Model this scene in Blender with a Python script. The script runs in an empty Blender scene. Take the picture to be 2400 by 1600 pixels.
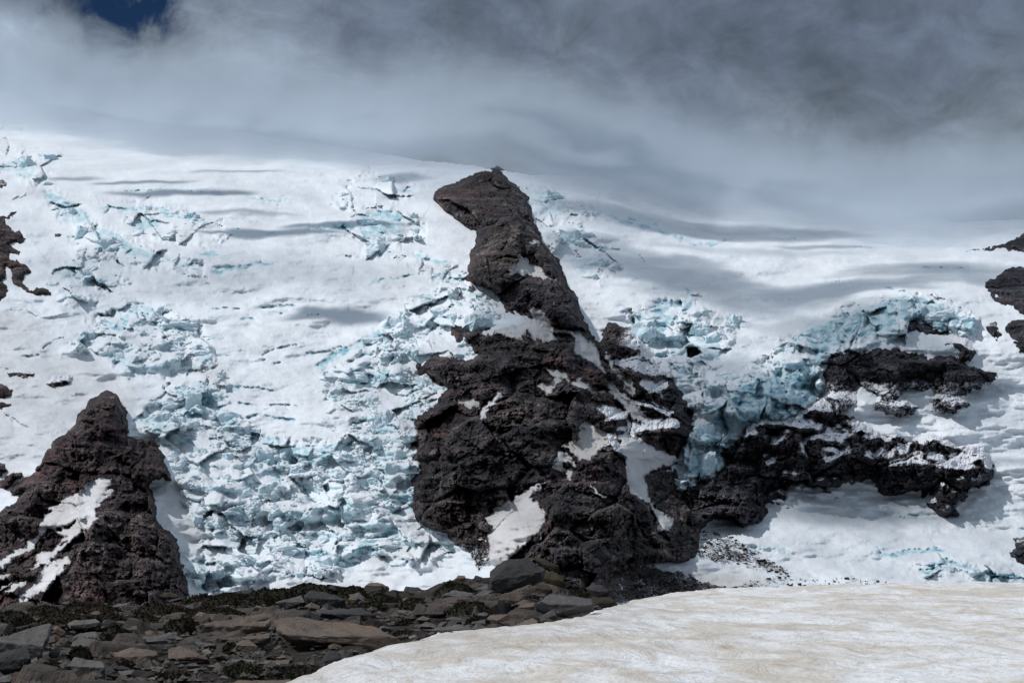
import bpy, bmesh, math, random
import numpy as np
from mathutils import Vector, Matrix

# ------------------------------------------------------------------ camera
FPX, PITCH, CAMZ = 5646.0, math.radians(4.0), 1.7      # focal length in photo pixels (2400 wide)
scene = bpy.context.scene
COL = scene.collection
cam_data = bpy.data.cameras.new("camera")
cam_data.sensor_width = 36.0
cam_data.lens = 36.0 * FPX / 2400.0
cam_data.clip_start, cam_data.clip_end = 0.5, 60000.0
cam = bpy.data.objects.new("camera", cam_data)
cam.location = (0, 0, CAMZ)
cam.rotation_euler = (math.pi / 2 + PITCH, 0, 0)
COL.objects.link(cam)
scene.camera = cam

# ------------------------------------------------------------------ sun, sky, exposure
SUN_TO = Vector((-0.62, -0.13, 0.77)).normalized()      # towards the sun: high, from the left
sun_data = bpy.data.lights.new("sun", 'SUN')
sun_data.energy = 3.0
sun_data.angle = math.radians(1.3)        # sun behind thin cloud
sun_data.color = (1.0, 0.98, 0.955)
sun = bpy.data.objects.new("sun", sun_data)
sun.rotation_euler = (-SUN_TO).to_track_quat('-Z', 'Y').to_euler()
COL.objects.link(sun)

world = bpy.data.worlds.new("World")
scene.world = world
world.use_nodes = True


def build_world():
    nt = world.node_tree
    nt.nodes.clear()
    N, L = nt.nodes.new, nt.links.new
    out = N('ShaderNodeOutputWorld'); bg = N('ShaderNodeBackground')
    sky = N('ShaderNodeTexSky'); sky.sky_type = 'NISHITA'; sky.sun_disc = False
    sky.sun_elevation = math.asin(SUN_TO.z)
    sky.sun_rotation = math.atan2(SUN_TO.x, SUN_TO.y)
    sky.altitude = 2000.0; sky.air_density = 0.8; sky.dust_density = 0.2
    tc = N('ShaderNodeTexCoord')

    def math_(op, a, b=None, c=None, clamp=False):
        m = N('ShaderNodeMath'); m.operation = op; m.use_clamp = clamp
        for i, x in enumerate((a, b, c)):
            if x is None:
                continue
            if isinstance(x, (int, float)):
                m.inputs[i].default_value = x
            else:
                L(x, m.inputs[i])
        return m.outputs[0]

    def noise(scale, detail, rough, vec=None, dist=0.0):
        n = N('ShaderNodeTexNoise'); n.inputs['Scale'].default_value = scale
        n.inputs['Detail'].default_value = detail; n.inputs['Roughness'].default_value = rough
        n.inputs['Distortion'].default_value = dist
        L(vec if vec is not None else tc.outputs['Generated'], n.inputs['Vector'])
        return n.outputs['Fac']

    def blob(px, py, rx, ry):
        # soft lobe around one direction of the sky (radii in radians)
        d = (cam_dir(px, py)).normalized()
        m = N('ShaderNodeMapping'); m.vector_type = 'POINT'
        m.inputs['Scale'].default_value = (1 / rx, 1 / rx, 1 / ry)
        m.inputs['Location'].default_value = (-d.x / rx, -d.y / rx, -d.z / ry)
        L(tc.outputs['Generated'], m.inputs['Vector'])
        ln = N('ShaderNodeVectorMath'); ln.operation = 'LENGTH'; L(m.outputs[0], ln.inputs[0])
        mr = N('ShaderNodeMapRange'); mr.interpolation_type = 'SMOOTHERSTEP'
        mr.inputs['From Min'].default_value = 0.0; mr.inputs['From Max'].default_value = 1.0
        mr.inputs['To Min'].default_value = 1.0; mr.inputs['To Max'].default_value = 0.0
        L(ln.outputs['Value'], mr.inputs['Value'])
        return mr.outputs[0]

    sep = N('ShaderNodeSeparateXYZ'); L(tc.outputs['Generated'], sep.inputs[0])
    el = sep.outputs['Z']
    # cloud deck: brighter low down towards the mountain, darker overhead layers
    n1 = noise(7.0, 7, 0.55, dist=0.5)
    n2 = noise(19.0, 9, 0.58, dist=0.35)
    n3 = noise(60.0, 6, 0.6)
    dark = math_('MULTIPLY_ADD', blob(1950, 120, 0.30, 0.10), 0.42, math_('MULTIPLY_ADD', blob(900, -260, 0.60, 0.13), 0.62, math_('MULTIPLY_ADD', n1, 1.0, math_('MULTIPLY_ADD', n2, 0.75, -0.80))))
    mr = N('ShaderNodeMapRange'); mr.interpolation_type = 'SMOOTHSTEP'
    mr.inputs['From Min'].default_value = 0.05; mr.inputs['From Max'].default_value = 0.85
    L(dark, mr.inputs['Value'])
    cr = N('ShaderNodeMix'); cr.data_type = 'RGBA'
    cr.inputs['A'].default_value = (0.285, 0.345, 0.415, 1)
    cr.inputs['B'].default_value = (0.112, 0.143, 0.196, 1)
    L(mr.outputs[0], cr.inputs['Factor'])
    # soft billows and torn streaks
    mp = N('ShaderNodeMapping'); mp.inputs['Scale'].default_value = (1.0, 1.0, 1.5); mp.inputs['Rotation'].default_value = (0, -0.35, 0)
    L(tc.outputs['Generated'], mp.inputs['Vector']); stretch = mp.outputs[0]
    mul = math_('MULTIPLY', math_('MULTIPLY_ADD', n2, 1.5, 0.25), math_('MULTIPLY_ADD', noise(11.0, 9, 0.60, stretch, 0.3), 1.5, 0.27))
    mul = math_('MULTIPLY', mul, math_('MULTIPLY_ADD', n3, 0.45, 0.78))
    mul = math_('MULTIPLY', mul, math_('MULTIPLY_ADD', noise(30.0, 9, 0.66, stretch, 0.8), 1.3, 0.36))
    for (px, py, rx, ry, k) in SKY_LOBES:
        mul = math_('MULTIPLY', mul, math_('MULTIPLY_ADD', blob(px, py, rx, ry), k, 1.0))
    cl = N('ShaderNodeVectorMath'); cl.operation = 'SCALE'
    L(cr.outputs['Result'], cl.inputs[0]); L(mul, cl.inputs['Scale'])
    # gaps where the blue sky shows
    gap = blob(295, 20, 0.052, 0.044)
    n4 = noise(34.0, 9, 0.62, dist=0.6)
    g = math_('MULTIPLY_ADD', n4, 2.6, math_('MULTIPLY_ADD', gap, 1.15, -1.80))
    g2 = noise(2.3, 4, 0.5)
    g = math_('MAXIMUM', g, math_('MULTIPLY_ADD', g2, 3.0, -2.05))
    gm = N('ShaderNodeMapRange'); gm.interpolation_type = 'SMOOTHSTEP'
    gm.inputs['From Min'].default_value = 0.0; gm.inputs['From Max'].default_value = 0.75
    L(g, gm.inputs['Value'])
    skys = N('ShaderNodeVectorMath'); skys.operation = 'MULTIPLY'
    skys.inputs[1].default_value = (0.0065, 0.012, 0.019)
    L(sky.outputs[0], skys.inputs[0])
    mx = N('ShaderNodeMix'); mx.data_type = 'RGBA'
    L(gm.outputs[0], mx.inputs['Factor']); L(cl.outputs[0], mx.inputs['A']); L(skys.outputs[0], mx.inputs['B'])
    L(mx.outputs['Result'], bg.inputs['Color'])
    bg.inputs['Strength'].default_value = 1.0
    L(bg.outputs[0], out.inputs['Surface'])


def cam_dir(px, py):
    x, y = (px - 1200) / FPX, (800 - py) / FPX
    c, s = math.cos(PITCH), math.sin(PITCH)
    return Vector((x, c - y * s, s + y * c))


def at(px, py, d):
    """world point that the photo shows at pixel (px, py), d metres away along the view axis"""
    return Vector((0, 0, CAMZ)) + cam_dir(px, py) * d


SKY_LOBES = [(600, 250, 0.09, 0.05, 0.18), (1130, 180, 0.10, 0.03, 0.12), (2150, 260, 0.10, 0.06, -0.10),
             (1750, 120, 0.12, 0.05, -0.12), (2200, 470, 0.08, 0.03, 0.25), (60, 60, 0.03, 0.03, 0.5)]
build_world()

vs = scene.view_settings
vs.view_transform = 'Standard'
vs.look = 'None'
vs.exposure = 0.0
vs.gamma = 1.0
vs.use_curve_mapping = False
scene.cycles.use_denoising = True
scene.cycles.max_bounces = 8
scene.cycles.diffuse_bounces = 2
scene.cycles.glossy_bounces = 2
scene.cycles.transparent_max_bounces = 16
scene.cycles.volume_bounces = 2


# ------------------------------------------------------------------ numeric helpers
_rng = np.random.RandomState(7)
_ang = _rng.rand(256) * 2 * np.pi
_GX, _GY = np.cos(_ang).astype(np.float32), np.sin(_ang).astype(np.float32)


def _hash(ix, iy, seed):
    h = (ix.astype(np.uint32) * np.uint32(374761393) + iy.astype(np.uint32) * np.uint32(668265263)
         + np.uint32((seed * 974634777 + 12345) & 0xffffffff))
    h = (h ^ (h >> np.uint32(13))) * np.uint32(1274126177)
    return h ^ (h >> np.uint32(16))


def gnoise(x, y, seed=0):
    xi, yi = np.floor(x), np.floor(y)
    fx, fy = (x - xi).astype(np.float32), (y - yi).astype(np.float32)
    ix, iy = xi.astype(np.int64), yi.astype(np.int64)

    def g(dx, dy):
        h = _hash(ix + dx, iy + dy, seed) & np.uint32(255)
        return _GX[h] * (fx - dx) + _GY[h] * (fy - dy)
    u = fx * fx * fx * (fx * (fx * 6 - 15) + 10)
    v = fy * fy * fy * (fy * (fy * 6 - 15) + 10)
    a = g(0, 0); b = g(1, 0); c = g(0, 1); d = g(1, 1)
    ab = a + (b - a) * u; cd = c + (d - c) * u
    return (ab + (cd - ab) * v) * 1.4


def fbm(x, y, o=4, seed=0, gain=0.5, lac=2.03):
    r = 0; a = 1.0; t = 0
    for i in range(o):
        r = r + a * gnoise(x, y, seed + i * 17); t += a
        a *= gain; x = x * lac + 3.7; y = y * lac + 1.3
    return r / t * 1.3


def ridged(x, y, o=4, seed=0, gain=0.5, lac=2.1):
    r = 0; a = 1.0; t = 0
    for i in range(o):
        r = r + a * (1 - 2 * np.abs(gnoise(x, y, seed + i * 17))); t += a
        a *= gain; x = x * lac + 3.7; y = y * lac + 1.3
    return r / t


def voronoi(x, y, seed=0):
    """F1, F2, offset to the nearest cell point (dx, dy) and a cell hash"""
    xi, yi = np.floor(x).astype(np.int64), np.floor(y).astype(np.int64)
    f1 = np.full(x.shape, 9e9, np.float32); f2 = f1.copy()
    ddx = np.zeros(x.shape, np.float32); ddy = ddx.copy(); hid = np.zeros(x.shape, np.uint32)
    for j in (-1, 0, 1):
        for i in (-1, 0, 1):
            h = _hash(xi + i, yi + j, seed)
            cx = xi + i + (h & np.uint32(1023)) / 1024.0
            cy = yi + j + ((h >> np.uint32(10)) & np.uint32(1023)) / 1024.0
            dx = (x - cx).astype(np.float32); dy = (y - cy).astype(np.float32)
            d = dx * dx + dy * dy
            n = d < f1
            f2 = np.where(n, f1, np.minimum(f2, d))
            f1 = np.where(n, d, f1)
            ddx = np.where(n, dx, ddx); ddy = np.where(n, dy, ddy); hid = np.where(n, h, hid)
    return np.sqrt(f1), np.sqrt(f2), ddx, ddy, hid


def hrand(hid, k):
    return (_hash(hid.astype(np.int64), np.full(hid.shape, k, np.int64), 5) & np.uint32(65535)) / 65535.0


def sstep(x, a, b):
    t = np.clip((x - a) / (b - a), 0, 1)
    return t * t * (3 - 2 * t)


def poly_sd(U, V, poly, reach=60.0):
    """signed distance to a closed outline (inside positive), only exact within `reach`"""
    P = np.array(poly, np.float32)
    lo, hi = P.min(0) - reach, P.max(0) + reach
    out = np.full(U.shape, -reach, np.float32)
    m = (U > lo[0]) & (U < hi[0]) & (V > lo[1]) & (V < hi[1])
    if not m.any():
        return out
    u, v = U[m], V[m]
    d = np.full(u.shape, 1e9, np.float32); ins = np.zeros(u.shape, bool)
    n = len(P)
    for i in range(n):
        ax, ay = P[i]; bx, by = P[(i + 1) % n]
        ex, ey = bx - ax, by - ay
        t = np.clip(((u - ax) * ex + (v - ay) * ey) / (ex * ex + ey * ey + 1e-9), 0, 1)
        d = np.minimum(d, (u - ax - t * ex) ** 2 + (v - ay - t * ey) ** 2)
        if ay != by:
            c = ((ay > v) != (by > v)) & (u < (bx - ax) * (v - ay) / (by - ay) + ax)
            ins ^= c
    d = np.sqrt(d)
    out[m] = np.where(ins, d, -d)
    return np.maximum(out, -reach)


def line_sd(U, V, pts, reach=40.0):
    """distance to an open polyline, `reach` far away"""
    P = np.array(pts, np.float32)
    lo, hi = P.min(0) - reach, P.max(0) + reach
    out = np.full(U.shape, reach, np.float32)
    m = (U > lo[0]) & (U < hi[0]) & (V > lo[1]) & (V < hi[1])
    if m.any():
        u, v = U[m], V[m]
        d = np.full(u.shape, 1e9, np.float32)
        for i in range(len(P) - 1):
            ax, ay = P[i]; bx, by = P[i + 1]
            ex, ey = bx - ax, by - ay
            t = np.clip(((u - ax) * ex + (v - ay) * ey) / (ex * ex + ey * ey + 1e-9), 0, 1)
            d = np.minimum(d, (u - ax - t * ex) ** 2 + (v - ay - t * ey) ** 2)
        out[m] = np.sqrt(d)
    return out


def tag(o, label=None, cat=None, group=None, kind=None):
    if label: o["label"] = label
    if cat: o["category"] = cat
    if group: o["group"] = group
    if kind: o["kind"] = kind
    return o


def link(name, me, mat=None, parent=None):
    o = bpy.data.objects.new(name, me)
    COL.objects.link(o)
    if mat is not None:
        me.materials.append(mat)
    if parent is not None:
        o.parent = parent
    return o


def fast_mesh(name, verts, quads, smooth=True, attrs=None):
    me = bpy.data.meshes.new(name)
    nv, nf, k = len(verts), len(quads), quads.shape[1]
    me.vertices.add(nv); me.vertices.foreach_set("co", np.ascontiguousarray(verts, np.float32).ravel())
    me.loops.add(nf * k); me.loops.foreach_set("vertex_index", np.ascontiguousarray(quads, np.int32).ravel())
    me.polygons.add(nf)
    me.polygons.foreach_set("loop_start", np.arange(0, nf * k, k, dtype=np.int32))
    me.polygons.foreach_set("use_smooth", np.full(nf, smooth, bool))
    for an, av in (attrs or {}).items():
        a = me.attributes.new(an, 'FLOAT', 'POINT'); a.data.foreach_set("value", np.ascontiguousarray(av, np.float32).ravel())
    me.update(calc_edges=True)
    return me


def grid_mesh(name, P, keep=None, smooth=True, attrs=None):
    """P: (H, W, 3); keep: (H-1, W-1) faces to build"""
    H, W = P.shape[:2]
    idx = np.arange(H * W, dtype=np.int64).reshape(H, W)
    q = np.stack([idx[:-1, :-1], idx[1:, :-1], idx[1:, 1:], idx[:-1, 1:]], -1)
    q = q[keep] if keep is not None else q.reshape(-1, 4)
    used = np.unique(q)
    re = np.full(H * W, -1, np.int64); re[used] = np.arange(len(used))
    return fast_mesh(name, P.reshape(-1, 3)[used], re[q], smooth,
                     {k: a.ravel()[used] for k, a in (attrs or {}).items()})


# ------------------------------------------------------------------ material helper
class NT:
    def __init__(self, name):
        self.m = bpy.data.materials.new(name); self.m.use_nodes = True
        self.t = self.m.node_tree; self.t.nodes.clear()
        self.out = self.n('ShaderNodeOutputMaterial')

    def n(self, typ, **kw):
        x = self.t.nodes.new(typ)
        for k, v in kw.items():
            setattr(x, k, v)
        return x

    def put(self, sock, v):
        if v is None:
            return
        if isinstance(v, bpy.types.NodeSocket):
            self.t.links.new(v, sock)
        else:
            sock.default_value = v

    def math(self, op, a, b=None, c=None, clamp=False):
        m = self.n('ShaderNodeMath', operation=op, use_clamp=clamp)
        for i, x in enumerate((a, b, c)):
            self.put(m.inputs[i], x)
        return m.outputs[0]

    def coord(self, scale=(1, 1, 1), rot=(0, 0, 0), kind='Object'):
        tc = self.n('ShaderNodeTexCoord'); mp = self.n('ShaderNodeMapping')
        mp.inputs['Scale'].default_value = scale; mp.inputs['Rotation'].default_value = rot
        self.put(mp.inputs['Vector'], tc.outputs[kind])
        return mp.outputs[0]

    def noise(self, scale, detail=5, rough=0.55, vec=None, dist=0.0, col=False):
        n = self.n('ShaderNodeTexNoise')
        n.inputs['Scale'].default_value = scale; n.inputs['Detail'].default_value = detail
        n.inputs['Roughness'].default_value = rough; n.inputs['Distortion'].default_value = dist
        self.put(n.inputs['Vector'], vec)
        return n.outputs['Color' if col else 'Fac']

    def vor(self, scale, vec=None, feature='F1', out='Distance'):
        n = self.n('ShaderNodeTexVoronoi', feature=feature)
        n.inputs['Scale'].default_value = scale
        self.put(n.inputs['Vector'], vec)
        return n.outputs[out]

    def ramp(self, v, a, b, lo=0.0, hi=1.0):
        m = self.n('ShaderNodeMapRange', interpolation_type='SMOOTHSTEP')
        self.put(m.inputs['Value'], v)
        m.inputs['From Min'].default_value = a; m.inputs['From Max'].default_value = b
        m.inputs['To Min'].default_value = lo; m.inputs['To Max'].default_value = hi
        return m.outputs[0]

    def mix(self, f, a, b, mode='MIX'):
        m = self.n('ShaderNodeMix', data_type='RGBA', blend_type=mode)
        self.put(m.inputs['Factor'], f)
        for s, v in (('A', a), ('B', b)):
            if isinstance(v, tuple) and len(v) == 3:
                v = v + (1.0,)
            self.put(m.inputs[s], v)
        return m.outputs['Result']

    def attr(self, name):
        return self.n('ShaderNodeAttribute', attribute_name=name).outputs['Fac']

    def up(self):
        g = self.n('ShaderNodeNewGeometry'); s = self.n('ShaderNodeSeparateXYZ')
        self.put(s.inputs[0], g.outputs['Normal'])
        return s.outputs['Z']

    def bump(self, h, strength, dist, normal=None):
        b = self.n('ShaderNodeBump'); b.inputs['Strength'].default_value = strength
        b.inputs['Distance'].default_value = dist
        self.put(b.inputs['Height'], h); self.put(b.inputs['Normal'], normal)
        return b.outputs[0]

    def done(self, color, rough=0.8, normal=None, spec=0.3, **kw):
        p = self.n('ShaderNodeBsdfPrincipled')
        if isinstance(color, tuple) and len(color) == 3:
            color = color + (1.0,)
        self.put(p.inputs['Base Color'], color); self.put(p.inputs['Roughness'], rough)
        self.put(p.inputs['Normal'], normal); self.put(p.inputs['Specular IOR Level'], spec)
        for k, v in kw.items():
            self.put(p.inputs[k], v)
        self.t.links.new(p.outputs[0], self.out.inputs['Surface'])
        return self.m


# ------------------------------------------------------------------ mountain materials
def mat_glacier(name="glacier_snow_and_ice", block=False):
    t = NT(name)
    c = t.n('ShaderNodeNewGeometry').outputs['Position'] if block else t.coord()
    up = t.up()
    zone, wall, tint, deb = (.9, 0., .04, .12) if block else (t.attr('zone'), t.attr('wall'), t.attr('tint'), t.attr('debris'))
    n_big = t.noise(0.012, 5, 0.55, c)
    n_mid = t.noise(0.06, 5, 0.6, c)
    n_fin = t.noise(0.33, 6, 0.65, c)
    # a little dust greys the firn in drifts
    snow = t.mix(t.ramp(n_big, 0.35, 0.7), (0.73, 0.77, 0.82), (0.63, 0.665, 0.71))
    snow = t.mix(t.ramp(t.noise(0.05, 4, 0.6, t.coord((0.25, 1, 2.2))), 0.5, 0.75, 0, 0.35), snow, (0.60, 0.60, 0.63))
    ice = t.mix(t.ramp(n_mid, 0.32, 0.68), (0.68, 0.81, 0.86), (0.41, 0.65, 0.74))
    ice = t.mix(t.ramp(n_fin, 0.40, 0.72, 0, 0.6), ice, (0.76, 0.82, 0.84))
    ice = t.mix(t.ramp(t.noise(0.022, 3, 0.5, c), 0.58, 0.74, 0, 0.5), ice, (0.42, 0.47, 0.50))
    steep = t.ramp(t.math('MULTIPLY_ADD', n_fin, 0.35, up), 0.86, 0.46)
    f = t.math('MAXIMUM', t.math('MULTIPLY', steep, zone), wall, clamp=True)
    ice = t.mix(t.math('MULTIPLY', wall, t.ramp(n_mid, .25, .6, .25, .85)), ice, (0.14, 0.36, 0.45))
    col = t.mix(f, snow, ice)
    col = t.mix(t.math('MULTIPLY', tint, t.ramp(n_mid, 0.2, 0.6, 0.45, 1.0)), col, (0.40, 0.355, 0.335))
    # rock grit lying on the ice
    grit = t.math('MULTIPLY_ADD', t.noise(0.55, 6, 0.75, c), 0.7, t.math('MULTIPLY', n_mid, 0.45))
    g = t.ramp(t.math('MULTIPLY_ADD', deb, 0.23, grit), 0.72, 0.80)
    g = t.math('MULTIPLY', g, t.ramp(deb, 0.02, 0.15))
    col = t.mix(g, col, t.mix(n_fin, (0.025, 0.022, 0.026), (0.09, 0.078, 0.078)))
    h = t.math('ADD', t.math('MULTIPLY', t.noise(0.20, 7, 0.62, c), 1.0), t.math('MULTIPLY', t.noise(0.05, 4, 0.5, t.coord((0.4, 1, 2))), 1.5))
    nrm = t.bump(h, 0.55, 1.6)
    return t.done(col, 0.75, nrm, 0.25)


def mat_rock(name, a, b, c3, dust=0.5, red=0.3, streak=0.4, rot=-0.22, light=None):
    """dark volcanic rock: tilted beds, red cinder bands, snow lying on the ledges, frozen streaks"""
    t = NT(name)
    c = t.coord()
    cs = t.coord((0.35, 0.6, 2.4), (0, rot, 0))
    up = t.up()
    n_bed = t.noise(0.028, 7, 0.62, cs, dist=0.8)
    n_big = t.noise(0.010, 5, 0.6, c, dist=0.4)
    n_mid = t.noise(0.07, 6, 0.65, c)
    n_fin = t.noise(0.42, 7, 0.72, c)
    col = t.mix(t.ramp(n_bed, 0.36, 0.64), a + (1,), b + (1,))
    col = t.mix(t.ramp(n_big, 0.52, 0.66, 0, red), col, c3 + (1,))
    if light:
        col = t.mix(t.ramp(t.noise(0.016, 5, 0.65, c, dist=1.0), 0.44, 0.68, 0, 0.8), col, light + (1,))
    col = t.mix(t.ramp(t.noise(0.7, 5, 0.8, c), 0.54, 0.72, 0, 0.6), col, tuple(min(.2, x * 2.6 + .012) for x in b) + (1,))
    # broken surface: pale chips and dark cracks at every size
    k = t.math('MULTIPLY', t.ramp(n_fin, .32, .68, .05, 1.35), t.math('MULTIPLY', t.ramp(n_mid, .32, .68, .50, 1.6), t.ramp(t.noise(.16, 6, .72, cs, dist=.5), .36, .64, .38, 1.8)))
    sc_ = t.n('ShaderNodeVectorMath', operation='SCALE'); t.put(sc_.inputs[0], col); t.put(sc_.inputs['Scale'], k); col = sc_.outputs[0]
    sc2 = t.n('ShaderNodeVectorMath', operation='SCALE'); t.put(sc2.inputs[0], col); t.put(sc2.inputs['Scale'], t.ramp(t.noise(.04, 5, .6, cs, dist=.6), .38, .62, .45, 1.7)); col = sc2.outputs[0]
    col = t.mix(t.math('MULTIPLY', t.ramp(t.noise(.30, 6, .75, c), .57, .66, 0, .8), t.ramp(n_big, .3, .6, .3, 1.)), col, (.120, .104, .098))
    # ice hanging in runnels down the steep faces
    st = t.noise(0.30, 4, 0.6, t.coord((1.4, 0.5, 0.09)), dist=0.3)
    sm = t.math('MULTIPLY', t.ramp(st, 0.60, 0.74), t.ramp(t.noise(0.02, 3, 0.5, c), 0.53, 0.63))
    col = t.mix(t.math('MULTIPLY', sm, streak), col, (0.50, 0.55, 0.61))
    # snow on ledges
    led = t.math('MULTIPLY_ADD', n_fin, 0.35, t.math('MULTIPLY_ADD', n_mid, 0.35, t.attr('dust')))
    led = t.ramp(led, 0.80, 0.90)
    col = t.mix(led, col, (0.68, 0.69, 0.735))
    h = t.math('ADD', t.math('MULTIPLY', t.noise(0.3, 7, 0.7, c), .8), t.math('MULTIPLY', t.vor(0.33, t.coord((1, 1, 0.6))), -0.35))
    nrm = t.bump(h, 0.9, 1.7)
    return t.done(col, 0.85, nrm, 0.25)


M_GLAC = mat_glacier()
M_SERAC = mat_glacier("serac_ice", True)
M_CLIFF = mat_rock("dark_lava_cliff", (0.016, 0.0125, 0.017), (0.048, 0.038, 0.043), (0.072, 0.034, 0.029), dust=0.30, red=0.8, streak=0.75, light=(0.100, 0.080, 0.070))
M_LEFT = mat_rock("red_brown_cliff", (0.020, 0.0125, 0.016), (0.050, 0.033, 0.037), (0.070, 0.028, 0.024), dust=0.0, red=0.4, streak=0.15, rot=0.2, light=(0.075, 0.060, 0.055))
M_RIGHT = mat_rock("snow_dusted_cliff", (0.016, 0.017, 0.024), (0.044, 0.040, 0.048), (0.060, 0.038, 0.040), dust=0.75, red=0.35, streak=0.8)


def mat_patch():
    t = NT("old_gritty_snow")
    c = t.coord()
    n = t.noise(0.03, 5, 0.6, c)
    col = t.mix(t.ramp(n, 0.3, 0.7), (0.66, 0.655, 0.68), (0.50, 0.485, 0.49))
    tint = t.attr('tint')
    col = t.mix(tint, col, (0.40, 0.375, 0.36))
    sp = t.ramp(t.math('MULTIPLY_ADD', t.attr('edge'), .22, t.noise(0.6, 6, 0.8, c)), 0.62, 0.72, 0, 0.85)
    col = t.mix(sp, col, (0.10, 0.09, 0.09))
    nrm = t.bump(t.noise(0.3, 6, 0.65, c), 0.5, 0.8)
    return t.done(col, 0.8, nrm, 0.25)


M_PATCH = mat_patch()

# ------------------------------------------------------------------ terrain grid (u, v are the photo's pixels; depth in metres)
gu = np.concatenate([np.linspace(-520, -48, 24), np.arange(-40, 2441, 2.3), np.linspace(2450, 2920, 24)])
gv = np.concatenate([np.linspace(150, 262, 18), np.arange(268, 1424, 2.2), np.linspace(1430, 1760, 24)])
U, V = np.meshgrid(gu.astype(np.float32), gv.astype(np.float32))

SKY_U = [-600, 0, 100, 300, 600, 800, 980, 1060, 1165, 1250, 1400, 1500, 1700, 1900, 2100, 2250, 2400, 3000]
SKY_V = [185, 210, 248, 285, 315, 345, 376, 383, 400, 411, 416, 414, 424, 452, 490, 522, 515, 490]
# one warp shared by all outlines, so that edges are ragged like weathered rock
WU = 9 * fbm(U / 46, V / 46, 3, 11) + 5.0 * fbm(U / 13, V / 13, 3, 12)
WV = 8 * fbm(U / 46, V / 46, 3, 21) + 5.0 * fbm(U / 13, V / 13, 3, 22)
LU, LV = 14 * fbm(U / 70, V / 70, 2, 13) + 1.2 * fbm(U / 12, V / 12, 2, 14), 12 * fbm(U / 70, V / 70, 2, 23) + 1.2 * fbm(U / 12, V / 12, 2, 24)


def sd(poly, rag=1.0, reach=60.0):
    return poly_sd(U + WU * rag, V + WV * rag, poly, reach)


# base slope
pv = [150, 250, 400, 550, 700, 1000, 1300, 1424, 1760]
dl = np.interp(V, pv, [4300, 3650, 2950, 2620, 2400, 2080, 1850, 1750, 1450])
dr = np.interp(V, [150, 400, 500, 600, 700, 820, 1000, 1150, 1210, 1300, 1424, 1760],
               [4200, 3150, 2880, 2560, 2340, 2190, 2110, 2050, 2000, 1880, 1760, 1450])
wr = sstep(U, 1400, 1680)
D0 = dl * (1 - wr) + dr * wr
uc = np.interp(V, [380, 700, 1000, 1300], [1150, 1225, 1240, 1290])
amp = np.interp(V, [380, 700, 1000, 1300], [25, 60, 95, 120])
D0 -= amp * np.exp(-((U - uc) / 210) ** 2)
D0 -= 55 * np.exp(-((U - 220) / 170) ** 2 - ((V - 1230) / 230) ** 2)
D0 += 45 * np.exp(-((U - 2050) / 260) ** 2 - ((V - 1270) / 90) ** 2)
D0 += 60 * np.exp(-((U - 1800) / 220) ** 2 - ((V - 720) / 120) ** 2)        # bowl above the right icefall
D0 -= 40 * np.exp(-((U - 2150) / 170) ** 2 - ((V - 740) / 80) ** 2)
# rolling swells and steps of the glacier
D0 += 28 * fbm(U / 330, V / 110, 3, 31) + 13 * fbm(U / 130, V / 42, 3, 32) + 3.2 * fbm(U / 60, V / 17, 3, 33)
D0 = D0.astype(np.float32)
DB = D0.copy()          # smooth reference for rock

# ------------------------------------------------------------------ rock outlines traced from the photograph
CLIFF_TOP = [(1165, 399), (1124, 404), (1086, 423), (1058, 440), (1038, 447), (1020, 460), (1018, 471), (1026, 481), (1041, 495),
             (1065, 509), (1086, 526), (1106, 538), (1116, 543), (1117, 560), (1112, 584), (1103, 605), (1096, 629), (1093, 650),
             (1110, 662), (1139, 669), (1162, 684), (1165, 705), (1182, 719), (1174, 733), (1199, 739), (1230, 741), (1248, 752),
             (1262, 735), (1289, 764), (1330, 772), (1368, 784), (1382, 777), (1365, 739), (1351, 712), (1334, 671), (1317, 646),
             (1313, 626), (1296, 595), (1275, 574), (1265, 547), (1248, 526), (1248, 492), (1241, 461), (1213, 436), (1182, 411)]
CLIFF_LOW = [(1062, 757), (1065, 781), (1110, 815), (1127, 836), (1090, 848), (1020, 832), (989, 851), (986, 863), (993, 877),
             (1017, 891), (1048, 915), (1020, 953), (976, 977), (969, 994), (972, 1053), (969, 1091), (979, 1139), (977, 1190),
             (986, 1221), (1048, 1249), (1072, 1272), (1134, 1270), (1150, 1310), (1200, 1330), (1290, 1420), (1420, 1420), (1432, 1345),
             (1560, 1310), (1600, 1314), (1627, 1303), (1638, 1237), (1676, 1213), (1720, 1210), (1745, 1234), (1765, 1230),
             (1796, 1206), (1793, 1179), (1841, 1186), (1855, 1162), (1900, 1148), (1948, 1158), (1965, 1134), (2037, 1120),
             (2048, 1141), (2075, 1160), (2134, 1151), (2165, 1148), (2165, 1175), (2192, 1198), (2216, 1215), (2240, 1206),
             (2237, 1186), (2285, 1144), (2320, 1131), (2327, 1072), (2306, 1055), (2265, 1048), (2220, 1031), (2175, 1021),
             (2130, 1038), (2103, 1014), (2079, 1021), (2058, 1021), (2037, 1003), (1989, 979), (1970, 960), (1927, 934), (1886, 962),
             (1820, 979), (1738, 993), (1703, 1038), (1696, 1093), (1648, 1141), (1600, 1138), (1585, 1090), (1620, 1050),
             (1625, 980), (1580, 900), (1550, 850), (1506, 805), (1489, 781), (1437, 753), (1420, 760), (1400, 800), (1382, 777),
             (1330, 768), (1289, 764), (1248, 750), (1180, 770), (1110, 772)]
SPLIT_U = 1600          # the wall left of here is the central cliff, right of here the dusted cliff
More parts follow.
